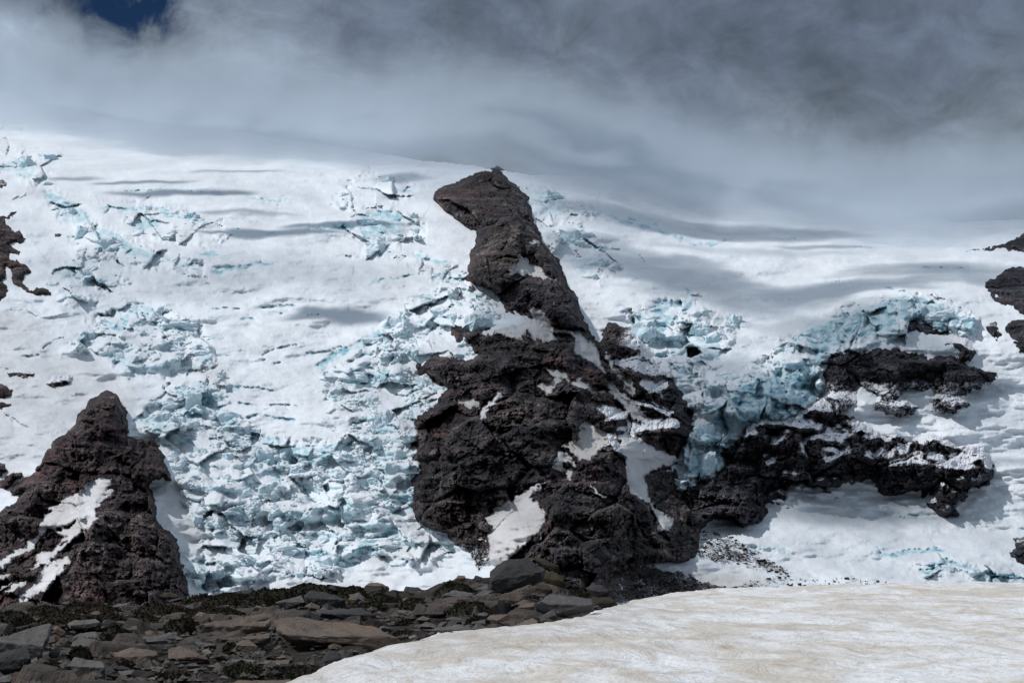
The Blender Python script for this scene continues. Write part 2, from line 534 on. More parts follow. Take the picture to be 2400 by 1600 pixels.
LEFT = [(255, 920), (269, 925), (286, 946), (296, 963), (303, 994), (305, 1010), (300, 1017), (324, 1032), (337, 1027), (358, 1035),
        (372, 1046), (382, 1063), (387, 1084), (399, 1111), (399, 1125), (379, 1122), (365, 1125), (346, 1134), (355, 1163),
        (365, 1194), (368, 1218), (386, 1242), (406, 1263), (417, 1287), (425, 1312), (432, 1346), (440, 1377), (450, 1440),
        (300, 1480), (-60, 1480), (-70, 1240), (0, 1201), (41, 1177), (52, 1153), (29, 1159), (28, 1146), (52, 1125), (83, 1104), (93, 1091),
        (107, 1060), (127, 1032), (155, 1015), (179, 994), (183, 973), (200, 960), (213, 939), (238, 924)]
BAND = [(1922, 867), (1968, 829), (2013, 822), (2058, 822), (2110, 822), (2165, 829), (2178, 839), (2234, 836), (2251, 838), (2262, 860),
        (2299, 863), (2330, 877), (2330, 894), (2306, 908), (2271, 919), (2275, 946), (2237, 963), (2199, 967), (2182, 963), (2199, 929),
        (2185, 912), (2113, 912), (2110, 936), (2149, 950), (2134, 970), (2092, 974), (2054, 950), (2058, 929), (2023, 922), (1992, 953),
        (1960, 975), (1944, 936), (1930, 915), (1930, 884)]
OUTCROPS = [
    ("rock_outcrop", [(2210, 795), (2237, 777), (2265, 777), (2271, 812), (2285, 829), (2275, 846), (2254, 842), (2247, 815), (2215, 806)],
     "narrow dark rock rib hanging below the right end of the ice cliff", 0.7),
    ("rock_outcrop", [(2126, 760), (2160, 762), (2190, 768), (2225, 778), (2215, 784), (2180, 776), (2130, 768)],
     "thin dark rock ledge directly under the lip of the right ice cliff", 0.3),
    ("rock_outcrop", [(2306, 660), (2340, 647), (2351, 638), (2410, 622), (2460, 640), (2460, 745), (2400, 736), (2375, 715), (2354, 709), (2330, 695), (2316, 678)],
     "large dusted rock outcrop at the right edge, above the ice cliff", 0.32),
    ("rock_outcrop", [(2313, 767), (2330, 760), (2345, 774), (2344, 788), (2337, 793), (2317, 778)],
     "small round rock outcrop alone in snow right of the ice cliff", 0.4),
    ("rock_outcrop", [(2358, 771), (2378, 750), (2410, 744), (2450, 780), (2410, 824), (2389, 822), (2371, 798)],
     "oval dark rock outcrop at the right edge below the largest one", 0.35),
    ("rock_outcrop", [(2265, 587), (2306, 580), (2340, 576), (2371, 564), (2410, 548), (2480, 545), (2470, 600), (2400, 588), (2375, 586), (2345, 582), (2306, 585)],
     "jagged rocks along the snow ridge in the upper right corner", 0.3),
    ("rock_outcrop", [(2382, 1266), (2410, 1248), (2450, 1260), (2440, 1325), (2400, 1320), (2382, 1310), (2366, 1296), (2389, 1286)],
     "dark rock outcrop at the right edge, low above the snowfield", 0.4),
    ("rock_outcrop", [(-60, 500), (0, 505), (41, 495), (30, 505), (10, 515), (34, 543), (52, 550), (65, 565), (41, 565), (26, 571), (48, 588), (48, 596),
                      (24, 598), (21, 608), (38, 612), (52, 622), (69, 636), (72, 641), (52, 643), (55, 664), (79, 679), (103, 676), (124, 688),
                      (117, 695), (76, 684), (41, 672), (31, 653), (28, 633), (10, 626), (14, 643), (7, 660), (19, 684), (7, 701), (-60, 720)],
     "black branching rock outcrop at the left edge beside the upper icefall", 0.35),
    ("rock_outcrop", [(-40, 905), (10, 906), (28, 915), (24, 925), (5, 932), (-40, 932)], "upper of two black rocks in snow at the left edge", 0.2),
    ("rock_outcrop", [(-40, 942), (8, 940), (30, 946), (25, 955), (5, 960), (-40, 962)], "lower of two black rocks in snow at the left edge", 0.2),
    ("rock_outcrop", [(21, 874), (28, 868), (50, 868), (80, 870), (75, 875), (50, 878), (25, 880)], "thin black rock showing through snow above the left edge rocks", 0.5),
    ("rock_outcrop", [(112, 898), (135, 880), (165, 880), (158, 893), (130, 903)], "small snowy rock outcrop above the left summit", 0.9),
    ("rock_outcrop", [(-40, 1092), (10, 1091), (18, 1096), (5, 1110), (-40, 1112)], "small rock at the left edge above the left cliff shoulder", 0.3),
    ("rock_outcrop", [(2, 1128), (30, 1106), (46, 1104), (52, 1112), (35, 1135), (14, 1146), (2, 1138)], "broken rock at the left foot of the left cliff ridge", 0.5),
    ("rock_outcrop", [(126, 546), (135, 543), (144, 552), (138, 555), (128, 552)], "tiny dark rock in the snow right of the black left outcrop", 0.2),
    ("rock_outcrop", [(40, 470), (50, 455), (62, 448), (60, 456), (50, 466)], "speck of dark rock high in the snow at upper left", 0.6),
    ("rock_outcrop", [(-30, 428), (8, 426), (14, 434), (4, 440), (-30, 440)], "dark rock speck highest at the left edge", 0.4),
    ("rock_outcrop", [(16, 463), (34, 454), (46, 462), (30, 468)], "flat dark rock speck above the black left outcrop", 0.6),
]
sd_top, sd_low, sd_left, sd_band = sd(CLIFF_TOP, .8), sd(CLIFF_LOW, 1.2), sd(LEFT, .9), sd(BAND, 1.4)
sd_out = [sd(o[1], 1.1, 40) for o in OUTCROPS]
SD_ROCK = np.maximum.reduce([sd_top, sd_low, sd_left, sd_band] + sd_out)

# ------------------------------------------------------------------ icefall zones and ice walls (exposed ice, cracks, grit)
ZONES = [  # outline, strength, cell scale
    ([(320, 985), (400, 900), (470, 890), (520, 930), (570, 1000), (690, 1040), (800, 1030), (860, 960), (760, 960), (760, 870), (830, 850), (880, 790),
      (900, 740), (1000, 690), (1060, 660), (1165, 705), (1182, 740), (1070, 770), (1120, 830), (990, 860), (1040, 910), (975, 985), (985, 1230), (1070, 1290),
      (960, 1320), (900, 1290), (830, 1330), (620, 1360), (470, 1390), (440, 1330), (500, 1260), (440, 1180), (400, 1080), (380, 1030)], 1.0),
    ([(95, 440), (125, 444), (185, 485), (225, 515), (300, 548), (400, 598), (470, 628), (470, 645), (380, 630), (300, 620), (290, 660), (210, 700), (150, 710), (130, 680), (110, 645),
      (175, 610), (160, 540), (130, 490)], 1.0),
    ([(175, 815), (230, 740), (290, 715), (370, 720), (470, 765), (500, 840), (525, 900), (460, 905), (400, 880), (310, 878), (240, 840)], .9),
    ([(230, 480), (360, 478), (430, 495), (500, 520), (545, 555), (450, 570), (390, 560), (300, 545), (300, 520)], .7),
    ([(770, 470), (800, 440), (880, 405), (930, 415), (980, 450), (930, 470), (905, 490), (960, 505), (1005, 530), (1000, 550), (940, 560), (920, 600), (860, 600),
      (830, 555), (720, 540), (830, 500)], .8),
    ([(940, 585), (1000, 605), (1100, 625), (1100, 668), (1000, 655), (960, 620), (900, 600)], .7),
    ([(1205, 428), (1290, 448), (1400, 500), (1350, 520), (1360, 540), (1430, 590), (1445, 630), (1405, 655), (1330, 610), (1290, 570), (1255, 520)], .85),
    ([(1470, 730), (1520, 705), (1640, 705), (1680, 740), (1735, 765), (1720, 800), (1690, 850), (1620, 900), (1640, 1040), (1600, 1140), (1590, 1060), (1620, 960), (1540, 840), (1500, 790)], .9),
    ([(1850, 795), (1900, 765), (1980, 725), (2060, 700), (2130, 690), (2200, 705), (2280, 735), (2300, 765), (2260, 790), (2200, 778), (2130, 765), (2110, 800), (2000, 822), (1930, 862),
      (1925, 935), (1830, 985), (1740, 1000), (1700, 1050), (1690, 1100), (1640, 1140), (1600, 1130), (1640, 1000), (1640, 900), (1720, 900)], .9),
    ([(-40, 380), (60, 350), (140, 355), (150, 385), (110, 405), (100, 440), (30, 420), (-40, 410)], .95),
    ([(2130, 1345), (2200, 1305), (2270, 1320), (2400, 1345), (2440, 1380), (2330, 1380), (2240, 1340)], .9),
    ([(-40, 270), (40, 280), (60, 300), (20, 330), (50, 345), (20, 360), (-40, 365)], .6),
]
WALLS = [  # outline, strength
    ([(103, 447), (122, 447), (179, 484), (212, 505), (210, 520), (160, 520), (146, 512), (134, 480), (108, 464)], .8),
    ([(217, 526), (275, 546), (331, 581), (386, 598), (465, 629), (465, 637), (430, 627), (379, 606), (310, 600), (255, 586), (220, 550)], .75),
    ([(234, 481), (310, 486), (358, 484), (358, 489), (310, 496), (241, 492)], .8), ([(358, 479), (386, 488), (424, 495), (424, 510), (382, 506)], 1.0),
    ([(293, 524), (358, 509), (379, 515), (372, 533), (331, 545), (310, 533)], .9), ([(437, 495), (472, 505), (458, 515), (499, 522), (482, 530), (434, 513)], .9),
    ([(455, 591), (506, 584), (517, 598), (496, 603)], .9), ([(492, 629), (548, 622), (606, 613), (654, 620), (606, 623), (568, 630), (517, 643), (492, 642)], .95),
    ([(114, 640), (165, 615), (200, 615), (193, 635), (138, 645)], .7), ([(0, 400), (30, 372), (62, 370), (90, 375), (85, 400), (70, 425), (40, 412)], .6),
    ([(95, 362), (130, 366), (135, 380), (105, 384)], .6), ([(565, 460), (620, 465), (690, 469), (640, 473), (590, 469)], .9),
    ([(715, 537), (800, 520), (830, 528), (830, 543), (760, 541)], .9), ([(590, 541), (650, 543), (640, 549)], .9),
    ([(238, 750), (270, 735), (300, 732), (306, 752), (286, 778), (248, 772)], .9), ([(358, 753), (465, 767), (452, 782), (379, 772)], 1.0),
    ([(272, 722), (334, 710), (372, 726), (331, 740)], .8), ([(200, 708), (234, 695), (231, 706)], .8), ([(272, 708), (310, 697), (312, 704)], .8),
    ([(169, 815), (193, 781), (227, 770), (224, 795), (189, 806)], .9), ([(238, 836), (303, 832), (372, 860), (365, 878), (310, 875)], .55),
    ([(372, 819), (399, 801), (424, 819), (400, 826)], .7), ([(444, 819), (475, 813), (500, 843), (482, 847)], .6),
    ([(517, 925), (544, 901), (572, 908), (548, 918)], 1.0), ([(410, 908), (472, 898), (510, 925), (513, 946), (472, 980), (430, 1001), (417, 953)], .6),
    ([(503, 960), (515, 948), (558, 967), (558, 994), (510, 1001)], .85), ([(565, 1004), (623, 1015), (685, 1035), (640, 1042), (570, 1025)], .8),
    ([(630, 1042), (689, 1044), (744, 1048), (800, 1035), (795, 1062), (751, 1082), (699, 1104), (654, 1070)], .9), ([(579, 1084), (613, 1035), (634, 1087)], .85),
    ([(310, 980), (344, 967), (380, 975), (410, 1000), (400, 1010), (350, 1000)], .7), ([(480, 790), (520, 790), (540, 793), (500, 798)], .9),
    ([(735, 860), (770, 830), (830, 800), (900, 780), (905, 805), (830, 815), (760, 862)], 1.0), ([(850, 790), (890, 770), (905, 800), (880, 805)], .9),
    ([(805, 900), (870, 870), (915, 865), (905, 890), (830, 905)], .8), ([(870, 1010), (915, 960), (920, 1000), (890, 1020)], .8),
    ([(770, 1190), (830, 1170), (905, 1150), (920, 1170), (860, 1190), (800, 1200)], .9), ([(700, 1090), (740, 1060), (790, 1050), (740, 1085)], .9),
    ([(835, 1270), (900, 1245), (940, 1250), (930, 1280), (840, 1300)], .8), ([(890, 1170), (960, 1150), (975, 1200), (920, 1215)], .6),
    ([(700, 1310), (760, 1290), (840, 1320), (840, 1345), (760, 1330)], .6), ([(580, 1130), (640, 1130), (640, 1160), (590, 1150)], .6),
    ([(440, 1320), (480, 1320), (500, 1350), (450, 1350)], .6), ([(640, 1100), (665, 1085), (650, 1130), (645, 1140)], 1.0),
    ([(830, 505), (890, 490), (945, 500), (940, 545), (880, 555), (850, 560)], .9), ([(920, 440), (960, 446), (980, 452), (945, 453)], .9),
    ([(855, 590), (880, 550), (905, 555), (905, 595), (880, 600)], .8), ([(960, 590), (1010, 605), (1070, 615), (1040, 620), (980, 610)], .9),
    ([(1000, 640), (1040, 635), (1095, 650), (1090, 662), (1005, 655)], .7), ([(870, 655), (885, 647), (895, 660), (878, 663)], .9),
    ([(1235, 440), (1290, 455), (1330, 475), (1320, 500), (1270, 505), (1250, 480)], .5), ([(1410, 500), (1470, 516), (1540, 530), (1600, 556), (1600, 566), (1540, 545), (1460, 525)], .75),
    ([(1600, 555), (1625, 570), (1662, 568), (1700, 558), (1748, 559), (1700, 567), (1662, 579), (1622, 576)], .9), ([(1790, 554), (1866, 556), (1866, 563), (1820, 560)], 1.0),
    ([(1310, 548), (1350, 540), (1395, 560), (1360, 580), (1320, 570)], .4), ([(1340, 610), (1390, 600), (1395, 635), (1365, 640)], .5),
    ([(1530, 705), (1630, 703), (1625, 720), (1570, 755), (1550, 800), (1535, 760)], .9), ([(1600, 665), (1625, 685), (1640, 700), (1610, 690)], .9),
    ([(1480, 740), (1520, 720), (1540, 780), (1550, 850), (1515, 800)], .35), ([(1560, 790), (1600, 770), (1690, 790), (1690, 850), (1650, 845), (1600, 815), (1580, 850)], .55),
    ([(1855, 798), (1900, 765), (1990, 735), (2090, 720), (2100, 760), (2020, 790), (1950, 815), (1920, 860), (1900, 800)], .95),
    ([(2030, 715), (2120, 690), (2200, 708), (2280, 738), (2295, 765), (2230, 775), (2140, 760), (2080, 740)], .85),
    ([(1700, 920), (1800, 880), (1900, 840), (1920, 930), (1830, 978), (1740, 995)], .95), ([(1700, 960), (1720, 1000), (1700, 1080), (1650, 1130), (1610, 1100), (1640, 1000)], .8),
    ([(2037, 1296), (2110, 1289), (2185, 1283), (2230, 1284), (2213, 1292), (2137, 1300), (2065, 1305)], 1.0), ([(2103, 1203), (2158, 1205), (2151, 1213)], .8), ([(2165, 1220), (2185, 1212), (2213, 1215)], .8),
    ([(2148, 1337), (2179, 1317), (2213, 1306), (2261, 1320), (2309, 1337), (2400, 1350), (2400, 1362), (2289, 1343), (2254, 1328), (2220, 1320), (2182, 1344)], 1.0),
    ([(2278, 1358), (2300, 1340), (2345, 1350), (2380, 1368), (2320, 1368)], .9), ([(1740, 1280), (1830, 1277), (1870, 1290), (1830, 1297), (1760, 1290)], .5), ([(2050, 1285), (2060, 1280), (2080, 1290)], .6),
]
CRACKS = [  # polyline, half width px, depth m
    ([(330, 480), (338, 468), (352, 457)], 2.5, 14), ([(293, 450), (379, 443), (482, 450), (516, 453)], 2.0, 10), ([(567, 747), (598, 748)], 3, 14), ([(500, 725), (560, 723)], 1.8, 8),
    ([(615, 721), (650, 718), (690, 717)], 3, 14), ([(620, 738), (640, 738), (662, 734)], 2.5, 12), ([(722, 739), (745, 737)], 2.5, 12), ([(617, 832), (650, 818), (690, 808), (715, 804)], 2.5, 14),
    ([(720, 829), (770, 823), (800, 812)], 3, 16), ([(610, 848), (622, 842)], 3, 12), ([(640, 853), (655, 850)], 2.2, 10), ([(50, 835), (70, 833), (90, 832)], 3, 12), ([(100, 815), (130, 798), (150, 790)], 2.0, 10),
    ([(505, 912), (570, 906), (640, 915)], 2.2, 10), ([(560, 945), (590, 948)], 3, 12), ([(625, 948), (655, 946), (700, 953)], 2.2, 10), ([(580, 978), (610, 972), (630, 978), (690, 985)], 4, 16),
    ([(532, 533), (560, 537)], 2.5, 10), ([(870, 657), (920, 652), (970, 645)], 2, 10), ([(810, 600), (830, 605), (845, 602)], 2.6, 10), ([(1425, 505), (1500, 527), (1560, 545), (1600, 558)], 2.6, 12),
    ([(1350, 575), (1420, 582), (1470, 590), (1500, 600), (1518, 618)], 2.2, 12), ([(1480, 665), (1495, 655)], 3, 12), ([(1938, 659), (1990, 662), (2025, 666)], 2.4, 14), ([(2035, 665), (2075, 672), (2100, 679), (2120, 682)], 2.8, 16),
    ([(2158, 629), (2210, 626), (2260, 630)], 2.4, 14), ([(2003, 577), (2045, 582)], 2, 10), ([(967, 900), (968, 950), (970, 985)], 4, 40), ([(703, 1045), (700, 1080), (695, 1100)], 2.2, 20), ([(648, 1085), (652, 1110), (655, 1130)], 2.6, 20),
    ([(478, 960), (482, 975), (476, 985)], 5, 30), ([(895, 1303), (905, 1312), (912, 1322)], 4, 14), ([(1720, 925), (1740, 895), (1745, 885)], 2.5, 14), ([(1690, 920), (1720, 895), (1745, 882)], 2, 10), ([(700, 1047), (800, 1042)], 1.6, 10),
    ([(2105, 1212), (2150, 1215)], 2, 8), ([(980, 1100), (976, 1140)], 3, 20), ([(1475, 512), (1540, 528)], 3, 12), ([(160, 1290), (162, 1290)], 0.1, 0)]
DEBRIS = [
    ([(375, 540), (413, 526), (441, 533), (448, 567), (413, 571), (393, 557)], .55), ([(479, 536), (499, 529), (541, 553), (517, 560), (489, 550)], .5), ([(424, 877), (458, 853), (517, 874), (510, 901), (448, 891)], .40),
    ([(1440, 1325), (1500, 1318), (1600, 1345), (1720, 1378), (1700, 1420), (1430, 1420), (1420, 1370)], 1.2), ([(1636, 1240), (1714, 1256), (1772, 1290), (1860, 1344), (1850, 1362), (1793, 1338), (1703, 1325), (1630, 1305)], .8),
    ([(1700, 1375), (1800, 1352), (1900, 1350), (2000, 1352), (2150, 1368), (2250, 1378), (2240, 1420), (1700, 1420)], .55), ([(1040, 1222), (1100, 1250), (1140, 1270), (1155, 1310), (1130, 1335), (1090, 1290), (1060, 1260)], .8),
    ([(1330, 590), (1390, 580), (1430, 600), (1430, 625), (1380, 615)], .35), ([(1280, 540), (1310, 545), (1300, 580), (1340, 620), (1310, 620), (1280, 580)], .45), ([(1783, 636), (1824, 626), (1841, 640), (1805, 648)], .35),
    ([(40, 780), (70, 765), (120, 765), (110, 780), (50, 795)], .35), ([(880, 800), (980, 790), (990, 860), (930, 830)], .30), ([(640, 1190), (690, 1180), (700, 1230), (650, 1220)], .38), ([(600, 1170), (640, 1165), (630, 1190)], .4),
    ([(690, 1290), (760, 1285), (800, 1300), (720, 1315)], .35), ([(1000, 830), (1060, 820), (1080, 850), (1000, 860)], .55), ([(1040, 920), (1110, 940), (1090, 960), (1050, 935)], .4), ([(985, 1090), (1015, 1120), (990, 1140)], .45),
    ([(1380, 760), (1440, 760), (1560, 860), (1640, 990), (1620, 1130), (1580, 1100), (1570, 930), (1480, 830)], .42), ([(1870, 1150), (1960, 1230), (2010, 1310), (1990, 1310), (1900, 1220)], .22), ([(1790, 1200), (1900, 1160), (2050, 1150), (2110, 1250), (1960, 1320), (1800, 1280)], .22), ([(1660, 1210), (1730, 1215), (1740, 1240), (1660, 1240)], .4),
    ([(1550, 1090), (1640, 1110), (1690, 1080), (1690, 1110), (1620, 1150)], .35), ([(1740, 980), (1830, 975), (1830, 1000), (1750, 1010)], .4), ([(527, 1338), (534, 1340), (546, 1368), (552, 1378), (540, 1366)], .9), ([(160, 990), (164, 991), (162, 993)], .1),
    ([(500, 1340), (520, 1310), (505, 1330)], .5), ([(1690, 715), (1700, 700), (1715, 725), (1695, 730)], .3), ([(850, 590), (860, 555), (885, 560), (880, 600)], .3), ([(960, 530), (985, 522), (1003, 535), (985, 552)], .4)]
TINT = [
    ([(370, 1130), (420, 1120), (440, 1180), (480, 1240), (460, 1300), (420, 1270), (380, 1210)], .40), ([(840, 1310), (940, 1280), (1000, 1290), (930, 1330), (860, 1340)], .30), ([(560, 1400), (600, 1360), (800, 1320), (900, 1340), (980, 1345), (900, 1400)], .20),
    ([(390, 1060), (430, 1030), (440, 1060), (410, 1090)], .35), ([(530, 1060), (600, 1040), (590, 1070), (540, 1080)], .35), ([(1020, 560), (1090, 560), (1095, 610), (1040, 605)], .25), ([(430, 860), (500, 840), (540, 880), (510, 905)], .4),
    ([(-60, 720), (60, 740), (120, 790), (100, 830), (-60, 820)], .30), ([(-60, 830), (180, 830), (330, 910), (300, 980), (150, 1000), (60, 1100), (-60, 1200)], .30), ([(1430, 1380), (1480, 1380), (1600, 1400), (1500, 1420), (1420, 1420)], .5),
    ([(1590, 1310), (1660, 1330), (1760, 1345), (1820, 1370), (1700, 1385), (1600, 1350)], .55), ([(1000, 625), (1090, 625), (1080, 640), (1020, 640)], .3), ([(1320, 690), (1400, 720), (1470, 760), (1400, 770), (1340, 730)], .25), ([(940, 1010), (970, 1050), (960, 1090), (930, 1060)], .1)]

zone = np.zeros_like(U); wall = np.zeros_like(U); debris = np.zeros_like(U); tint = np.zeros_like(U)
for p, k in ZONES:
    zone = np.maximum(zone, k * sstep(sd(p, 2.0, 40), -14, 12))
soft_zone = sstep(fbm(U / 190, V / 60, 3, 56), -.15, .35) * sstep(V, 400, 460)
zone = np.maximum(zone, (.02 + .09 * soft_zone) * (1 - .5 * sstep(U, 1150, 1300)))
for p, k in WALLS:
    wall = np.maximum(wall, k * sstep(sd(p, .7, 25), -2, 3))
for p, k in DEBRIS:
    debris = np.maximum(debris, k * sstep(sd(p, 1.5, 40), -9, 10))
for p, k in TINT:
    tint = np.maximum(tint, k * sstep(sd(p, 2.0, 60), -16, 18))
crackd = np.zeros_like(U)
for p, w, dep in CRACKS:
    d = line_sd(U + WU * .5, V + WV * .5, p)
    s = 1 - sstep(d, w * .55, w * 1.25)
    s = s * np.clip(.8 + 1.1 * fbm(U / 22, V / 22, 2, 92), .15, 1)
    crackd = np.maximum(crackd, .10 * dep * s); wall = np.maximum(wall, s)
wall *= np.clip(0.75 + 0.9 * fbm(U / 20, V / 12, 3, 91), 0.25, 1.0)


# ------------------------------------------------------------------ broken ice relief
def facets(cell, asp, seed, tilt_v, tilt_u, off):
    """tilted plane per cell: jumbled blocks"""
    x = (U + LU) / cell; y = (V + LV) / (cell * asp)
    f1, f2, dx, dy, h = voronoi(x, y, seed)
    a, b, c = hrand(h, 1), hrand(h, 2), hrand(h, 3)
    rel = off * (c - .5) * 2 - tilt_v * (a * 1.5 - .75) * dy * cell * asp + tilt_u * (b - .5) * 2 * dx * cell
    return rel.astype(np.float32), (f2 - f1).astype(np.float32), h


big, ebig, hb = facets(100, .62, 3, .80, .42, 8.5)
mid, emid, hm = facets(40, .62, 4, .66, .38, 3)
sml, esml, hs = facets(12, .7, 5, .5, .28, .8)
patchy = sstep(fbm(U / 90, V / 60, 3, 41), -.25, .25)               # where blocks are large or crushed fine


def terrace(P, seed, wallpart, hid):
    """icefall steps: an upright wall, then a tread"""
    x = -(V + 2.2 * LV + 10 * fbm(U / 60, V / 60, 2, seed)) / P + .45 * hrand(hid, 7) + U * .004 * (hrand(hid, 8) - .5)
    f = x - np.floor(x)
    return (1.05 * P * (sstep(f, wallpart, 1.0) - f + .3)).astype(np.float32)


lump2 = sstep(fbm(U / 150, V / 110, 2, 40), -.3, .3)
ice_rel = big * (1.2 - .4 * patchy) + mid * (.7 + .4 * patchy) + sml * (.15 + .65 * patchy)
ice_rel += .5 * terrace(78, 50, .6, hb) * lump2
ice_rel += 2.5 * (1 - sstep(ebig, .0, .07))
ice_rel -= 3.0 * ridged((U + LU) / 46, (V + LV) / 26, 3, 48) + 1.8 * ridged((U + LU) / 17, (V + LV) / 11, 3, 49) * (.4 + patchy)
ice_rel += 1.2 * fbm(U / 7, V / 6, 3, 43)
calm = 1.6 * fbm(U / 26, V / 10, 3, 44) + 0.5 * fbm(U / 7, V / 5, 2, 45)
zr = np.clip(zone * 1.15, 0, 1) * (.58 + .42 * sstep(fbm(U / 75, V / 40, 3, 53), -.35, .1))
DG = DB + ice_rel * zr + calm * (1 - zr)
# walls lean: an undercut face with its lip in front
DG += wall * (5.0 + 2.6 * fbm(U / 9, V / 12, 3, 46)) * (1 - .5 * zr)
DG += crackd
DG += debris * 1.5 * fbm(U / 6, V / 6, 3, 47)
ICE_CLIFF = [(1855, 800), (1900, 765), (1990, 728), (2060, 705), (2130, 692), (2200, 708), (2285, 738), (2298, 765), (2230, 778), (2140, 762), (2110, 800), (2000, 822), (1930, 862), (1922, 935), (1830, 985), (1740, 1000), (1690, 960), (1720, 915), (1850, 830)]
ICE_CURTAIN = [(1640, 860), (1690, 960), (1705, 1045), (1690, 1095), (1640, 1142), (1600, 1130), (1600, 1060), (1630, 980)]
cliff_fac = facets(30, 1.7, 6, .10, .55, 3.5)[0]
for p in (ICE_CLIFF, ICE_CURTAIN):
    s = sd(p, 1.4, 40)
    DG -= 22 * sstep(s, -3, 9) * (.8 + .4 * fbm(U / 26, V / 70, 3, 54)) - (9 * np.abs(gnoise((U + LU) / 24, V / 150, 55)) + cliff_fac) * sstep(s, 0, 10)
cave = sd([(1609, 814), (1634, 815), (1646, 826), (1621, 838), (1611, 836)], .3, 20)
DG += 60 * sstep(cave, -1, 3)
DG += 34 * sstep(SD_ROCK, 8, 30)                                     # the ice is not inside the rock


# ------------------------------------------------------------------ rock relief
def rot_uv(a):
    c, s = math.cos(a), math.sin(a)
    return U * c + V * s, -U * s + V * c


def rock_relief(angle, seed, k_big=1.0, k_bed=1.0, k_rib=1.0):
    a, b = rot_uv(angle)
    x, y = a + LU, b + LV

    def fac(cell, asp, sd_, tv, tu, off):
        tv *= .75; tu *= .75; off *= .7
        f1, f2, dx, dy, h = voronoi(x / cell, y / (cell * asp), sd_)
        r = off * (hrand(h, 3) - .5) * 2 - tv * (hrand(h, 1) * 1.6 - .8) * dy * cell * asp + tu * (hrand(h, 2) - .5) * 2 * dx * cell
        return (r + off * .9 * (1 - sstep(f2 - f1, 0, .16))).astype(np.float32)
    r = k_big * (fac(120, .7, seed, .6, .75, 12) + 10 * ridged(x / 150, y / 110, 3, seed + 1))
    r += .6 * fac(46, .75, seed + 2, .75, .8, 4) + .55 * fac(19, .8, seed + 3, .8, .8, 1.8) + 1.0 * fac(8.0, .9, seed + 6, .9, .9, 0.9)
    saw = y / 27 + 1.6 * fbm(x / 160, y / 70, 3, seed + 4)
    r += k_bed * 4.5 * (saw - np.floor(saw)) * sstep(fbm(x / 90, y / 60, 2, seed + 8), -.35, .25) + k_rib * 7 * np.abs(gnoise((U + 2 * WU) / 22, (V + WV) / 120, seed + 5)) * 1.6
    r += 1.9 * fbm(U / 7, V / 6, 4, seed + 7, gain=.6)
    return r.astype(np.float32)


# steps in the central cliff: slabs of lava standing proud of each other
STEPS = [  # outline, metres proud
    ([(1117, 543), (1130, 512), (1175, 457), (1213, 485), (1222, 505), (1220, 595), (1196, 657), (1144, 667), (1093, 650), (1112, 584)], 26),
    ([(1018, 471), (1058, 440), (1124, 404), (1182, 411), (1205, 445), (1180, 465), (1130, 515), (1110, 540), (1065, 509)], 10),
    ([(1225, 560), (1275, 580), (1313, 626), (1317, 646), (1300, 655), (1240, 610)], 14), ([(1200, 655), (1317, 655), (1351, 712), (1382, 777), (1330, 770), (1250, 700)], 12),
    ([(1041, 1032), (1062, 1001), (1110, 980), (1179, 967), (1258, 1022), (1200, 1056), (1075, 1072), (1034, 1070)], 24),
    ([(1034, 1090), (1179, 1060), (1258, 1022), (1310, 1060), (1299, 1108), (1230, 1142), (1110, 1187), (1062, 1173), (1038, 1108)], 16),
    ([(1280, 795), (1330, 770), (1352, 800), (1350, 830), (1337, 872), (1310, 860), (1278, 850)], 22), ([(1222, 830), (1258, 795), (1275, 805), (1276, 850), (1240, 860)], 12),
    ([(1000, 860), (1060, 840), (1130, 840), (1200, 830), (1250, 870), (1290, 890), (1240, 910), (1130, 930), (1050, 905)], 16), ([(1130, 960), (1180, 920), (1260, 910), (1360, 960), (1340, 1010), (1260, 1020), (1180, 965)], 12),
    ([(1420, 1020), (1462, 1050), (1470, 1140), (1500, 1165), (1540, 1240), (1570, 1300), (1300, 1330), (1260, 1260), (1290, 1200), (1330, 1120), (1390, 1080)], 30),
    ([(976, 1010), (1030, 1000), (1030, 1060), (1010, 1080), (972, 1060)], 14), ([(980, 1140), (1060, 1150), (1060, 1220), (990, 1215)], 10), ([(1430, 795), (1490, 800), (1500, 870), (1530, 920), (1500, 960), (1450, 870)], 18),
    ([(1640, 1110), (1760, 1080), (1790, 1180), (1740, 1230), (1690, 1205), (1640, 1230)], 22), ([(2080, 1020), (2110, 1018), (2140, 1070), (2134, 1150), (2080, 1158), (2050, 1120)], 16),
    ([(2130, 1040), (2220, 1031), (2320, 1070), (2320, 1130), (2200, 1150), (2150, 1100)], 12), ([(1860, 1000), (1960, 980), (2050, 1060), (2030, 1115), (1950, 1130), (1870, 1130)], 14),
    ([(183, 975), (255, 920), (300, 965), (305, 1012), (240, 1010)], 12), ([(300, 1020), (372, 1046), (399, 1120), (340, 1130), (290, 1080)], 14), ([(130, 1320), (260, 1180), (350, 1150), (420, 1290), (440, 1420), (160, 1420)], 20),
    ([(240, 930), (275, 930), (290, 960), (295, 1010), (255, 985)], -8)]
